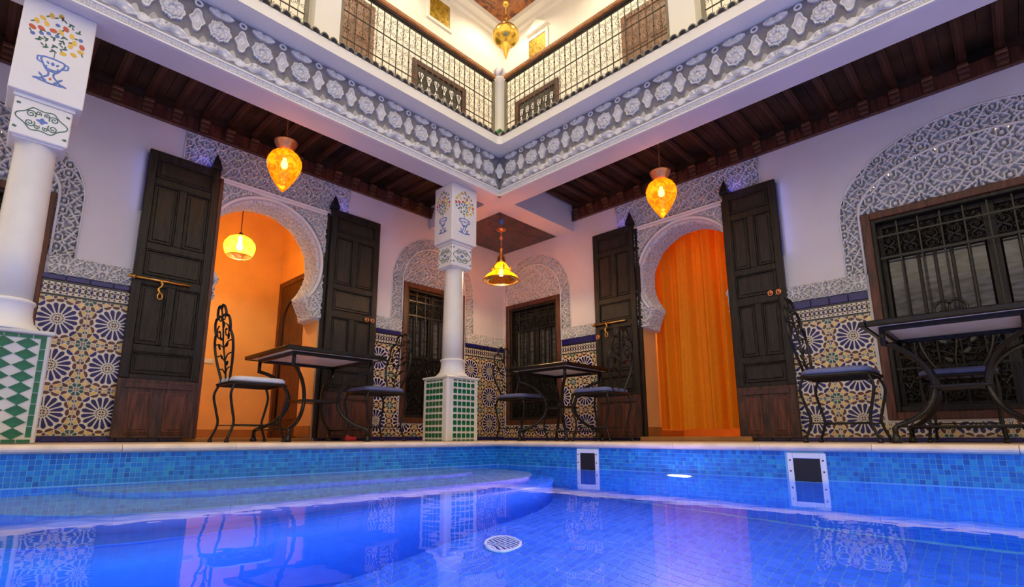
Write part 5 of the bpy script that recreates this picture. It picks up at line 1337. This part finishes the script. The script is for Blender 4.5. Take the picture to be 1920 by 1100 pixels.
mat('up_door', (0.24, 0.13, 0.08), 0.5, var=0.4, scale=6, stretch=(10, 10, 1.5))
upper_window(5, 'L', 3.44, 4.36, 3.9, 4.90, 'dark upper window with pale scroll grille, left of the newel post', 'dark')
upper_window(6, 'R', -4.80, -3.98, 3.9, 4.96, 'dark upper window with pale scroll grille, right of the newel post', 'dark')
upper_window(7, 'L', 3.69, 4.04, 5.70, 6.05, 'small square golden screen window high on the left upper wall', 'gold')
upper_window(8, 'R', -4.52, -4.20, 5.54, 5.84, 'small square golden screen window high on the right upper wall', 'gold')
upper_window(9, 'L', 2.28, 2.86, 3.2, 5.25, 'brown panelled door of the upper gallery, left side', 'door')
upper_window(10, 'R', -2.96, -2.22, 3.2, 5.25, 'brown panelled door of the upper gallery, right side', 'door')
upper_window(11, 'L', 0.3, 1.6, 3.2, 5.25, 'wide brown panelled door of the upper gallery, far left', 'door')

# potted plant on the slab corner
e = tag(empty('potted_plant', (3.585, 3.585, ZFL - 0.06)), 'tiny green plant in a grey pot on the gallery corner', 'plant')
e.location = (3.66, 3.66, ZFL + 0.0015)
obj('pot', MB().lathe([(0.022, 0.0), (0.034, 0.055), (0.037, 0.06), (0.037, 0.068), (0.030, 0.066), (0.0001, 0.055)], 16, cap=True), ['pot_grey'], e)
q = MB(); rnd = random.Random(5)
for i in range(60):
    a = rnd.random() * 2 * PI; p = rnd.random() * 0.5 * PI; r = 0.045 * (0.6 + 0.4 * rnd.random())
    c = Vector((r * cos(a) * cos(p), r * sin(a) * cos(p), 0.085 + r * sin(p))); t = Vector((-sin(a), cos(a), 0)) * 0.010; u_ = Vector((cos(a) * 0.5, sin(a) * 0.5, 0.8)).normalized() * 0.018
    q.add([c - u_, c + t, c + u_, c - t], [(0, 1, 2, 3)])
obj('foliage', q, ['leaf_green'], e, fix=False)

# ---------------- unseen downlights added to give the upper gallery its warm light
def downlight(x, y, lab, power):
    e = tag(empty('added_downlight', (x, y, 6.319)), lab, 'lamp', 'added downlights of the upper gallery')
    obj('bezel', MB().lathe([(0.045, -0.001), (0.060, -0.001), (0.062, -0.008), (0.046, -0.012), (0.043, -0.002)], 20, cap=False), ['brass'], e)
    obj('lens', MB().lathe([(0.043, -0.003), (0.0001, -0.006)], 20, cap=False), ['bulb_small'], e)
    ld = bpy.data.lights.new('down_light', 'SPOT'); ld.energy = power; ld.color = (1.0, 0.80, 0.55); ld.spot_size = 2.6; ld.spot_blend = 0.6; ld.shadow_soft_size = 0.05
    lo = bpy.data.objects.new('down_light', ld); COL.objects.link(lo); lo.parent = e; lo.location = (0, 0, -0.02)
for k, (x, y, t) in enumerate(((4.62, 4.55, 'over the corner'), (3.0, 4.5, 'first along the left side'), (1.2, 4.5, 'second along the left side'), (4.6, 2.9, 'first along the right side'), (4.6, 1.1, 'second along the right side'))):
    downlight(x, y, 'added brass downlight, unseen, warming the upper gallery, ' + t, 42)

# unseen lamp added behind the curtain to light the cloth from the back
e = tag(empty('pendant_lamp', (6.2, 2.3, 2.25)), 'added amber glass pendant bowl, unseen, lighting the orange curtain from behind', 'lamp')
for nm, me in [(o.name.split('.')[0], o.data) for o in bpy.data.objects['pendant_lamp'].children if o.type == 'MESH' and not o.name.startswith('cord')]: put(nm, me, e)
obj('cord', MB().tube([(0, 0, 0.24), (0, 0, 0.798)], 0.005, 6), ['iron'], e)
bulb_light(e, (0, 0, 0.04), 26.0, (1.0, 0.68, 0.30))
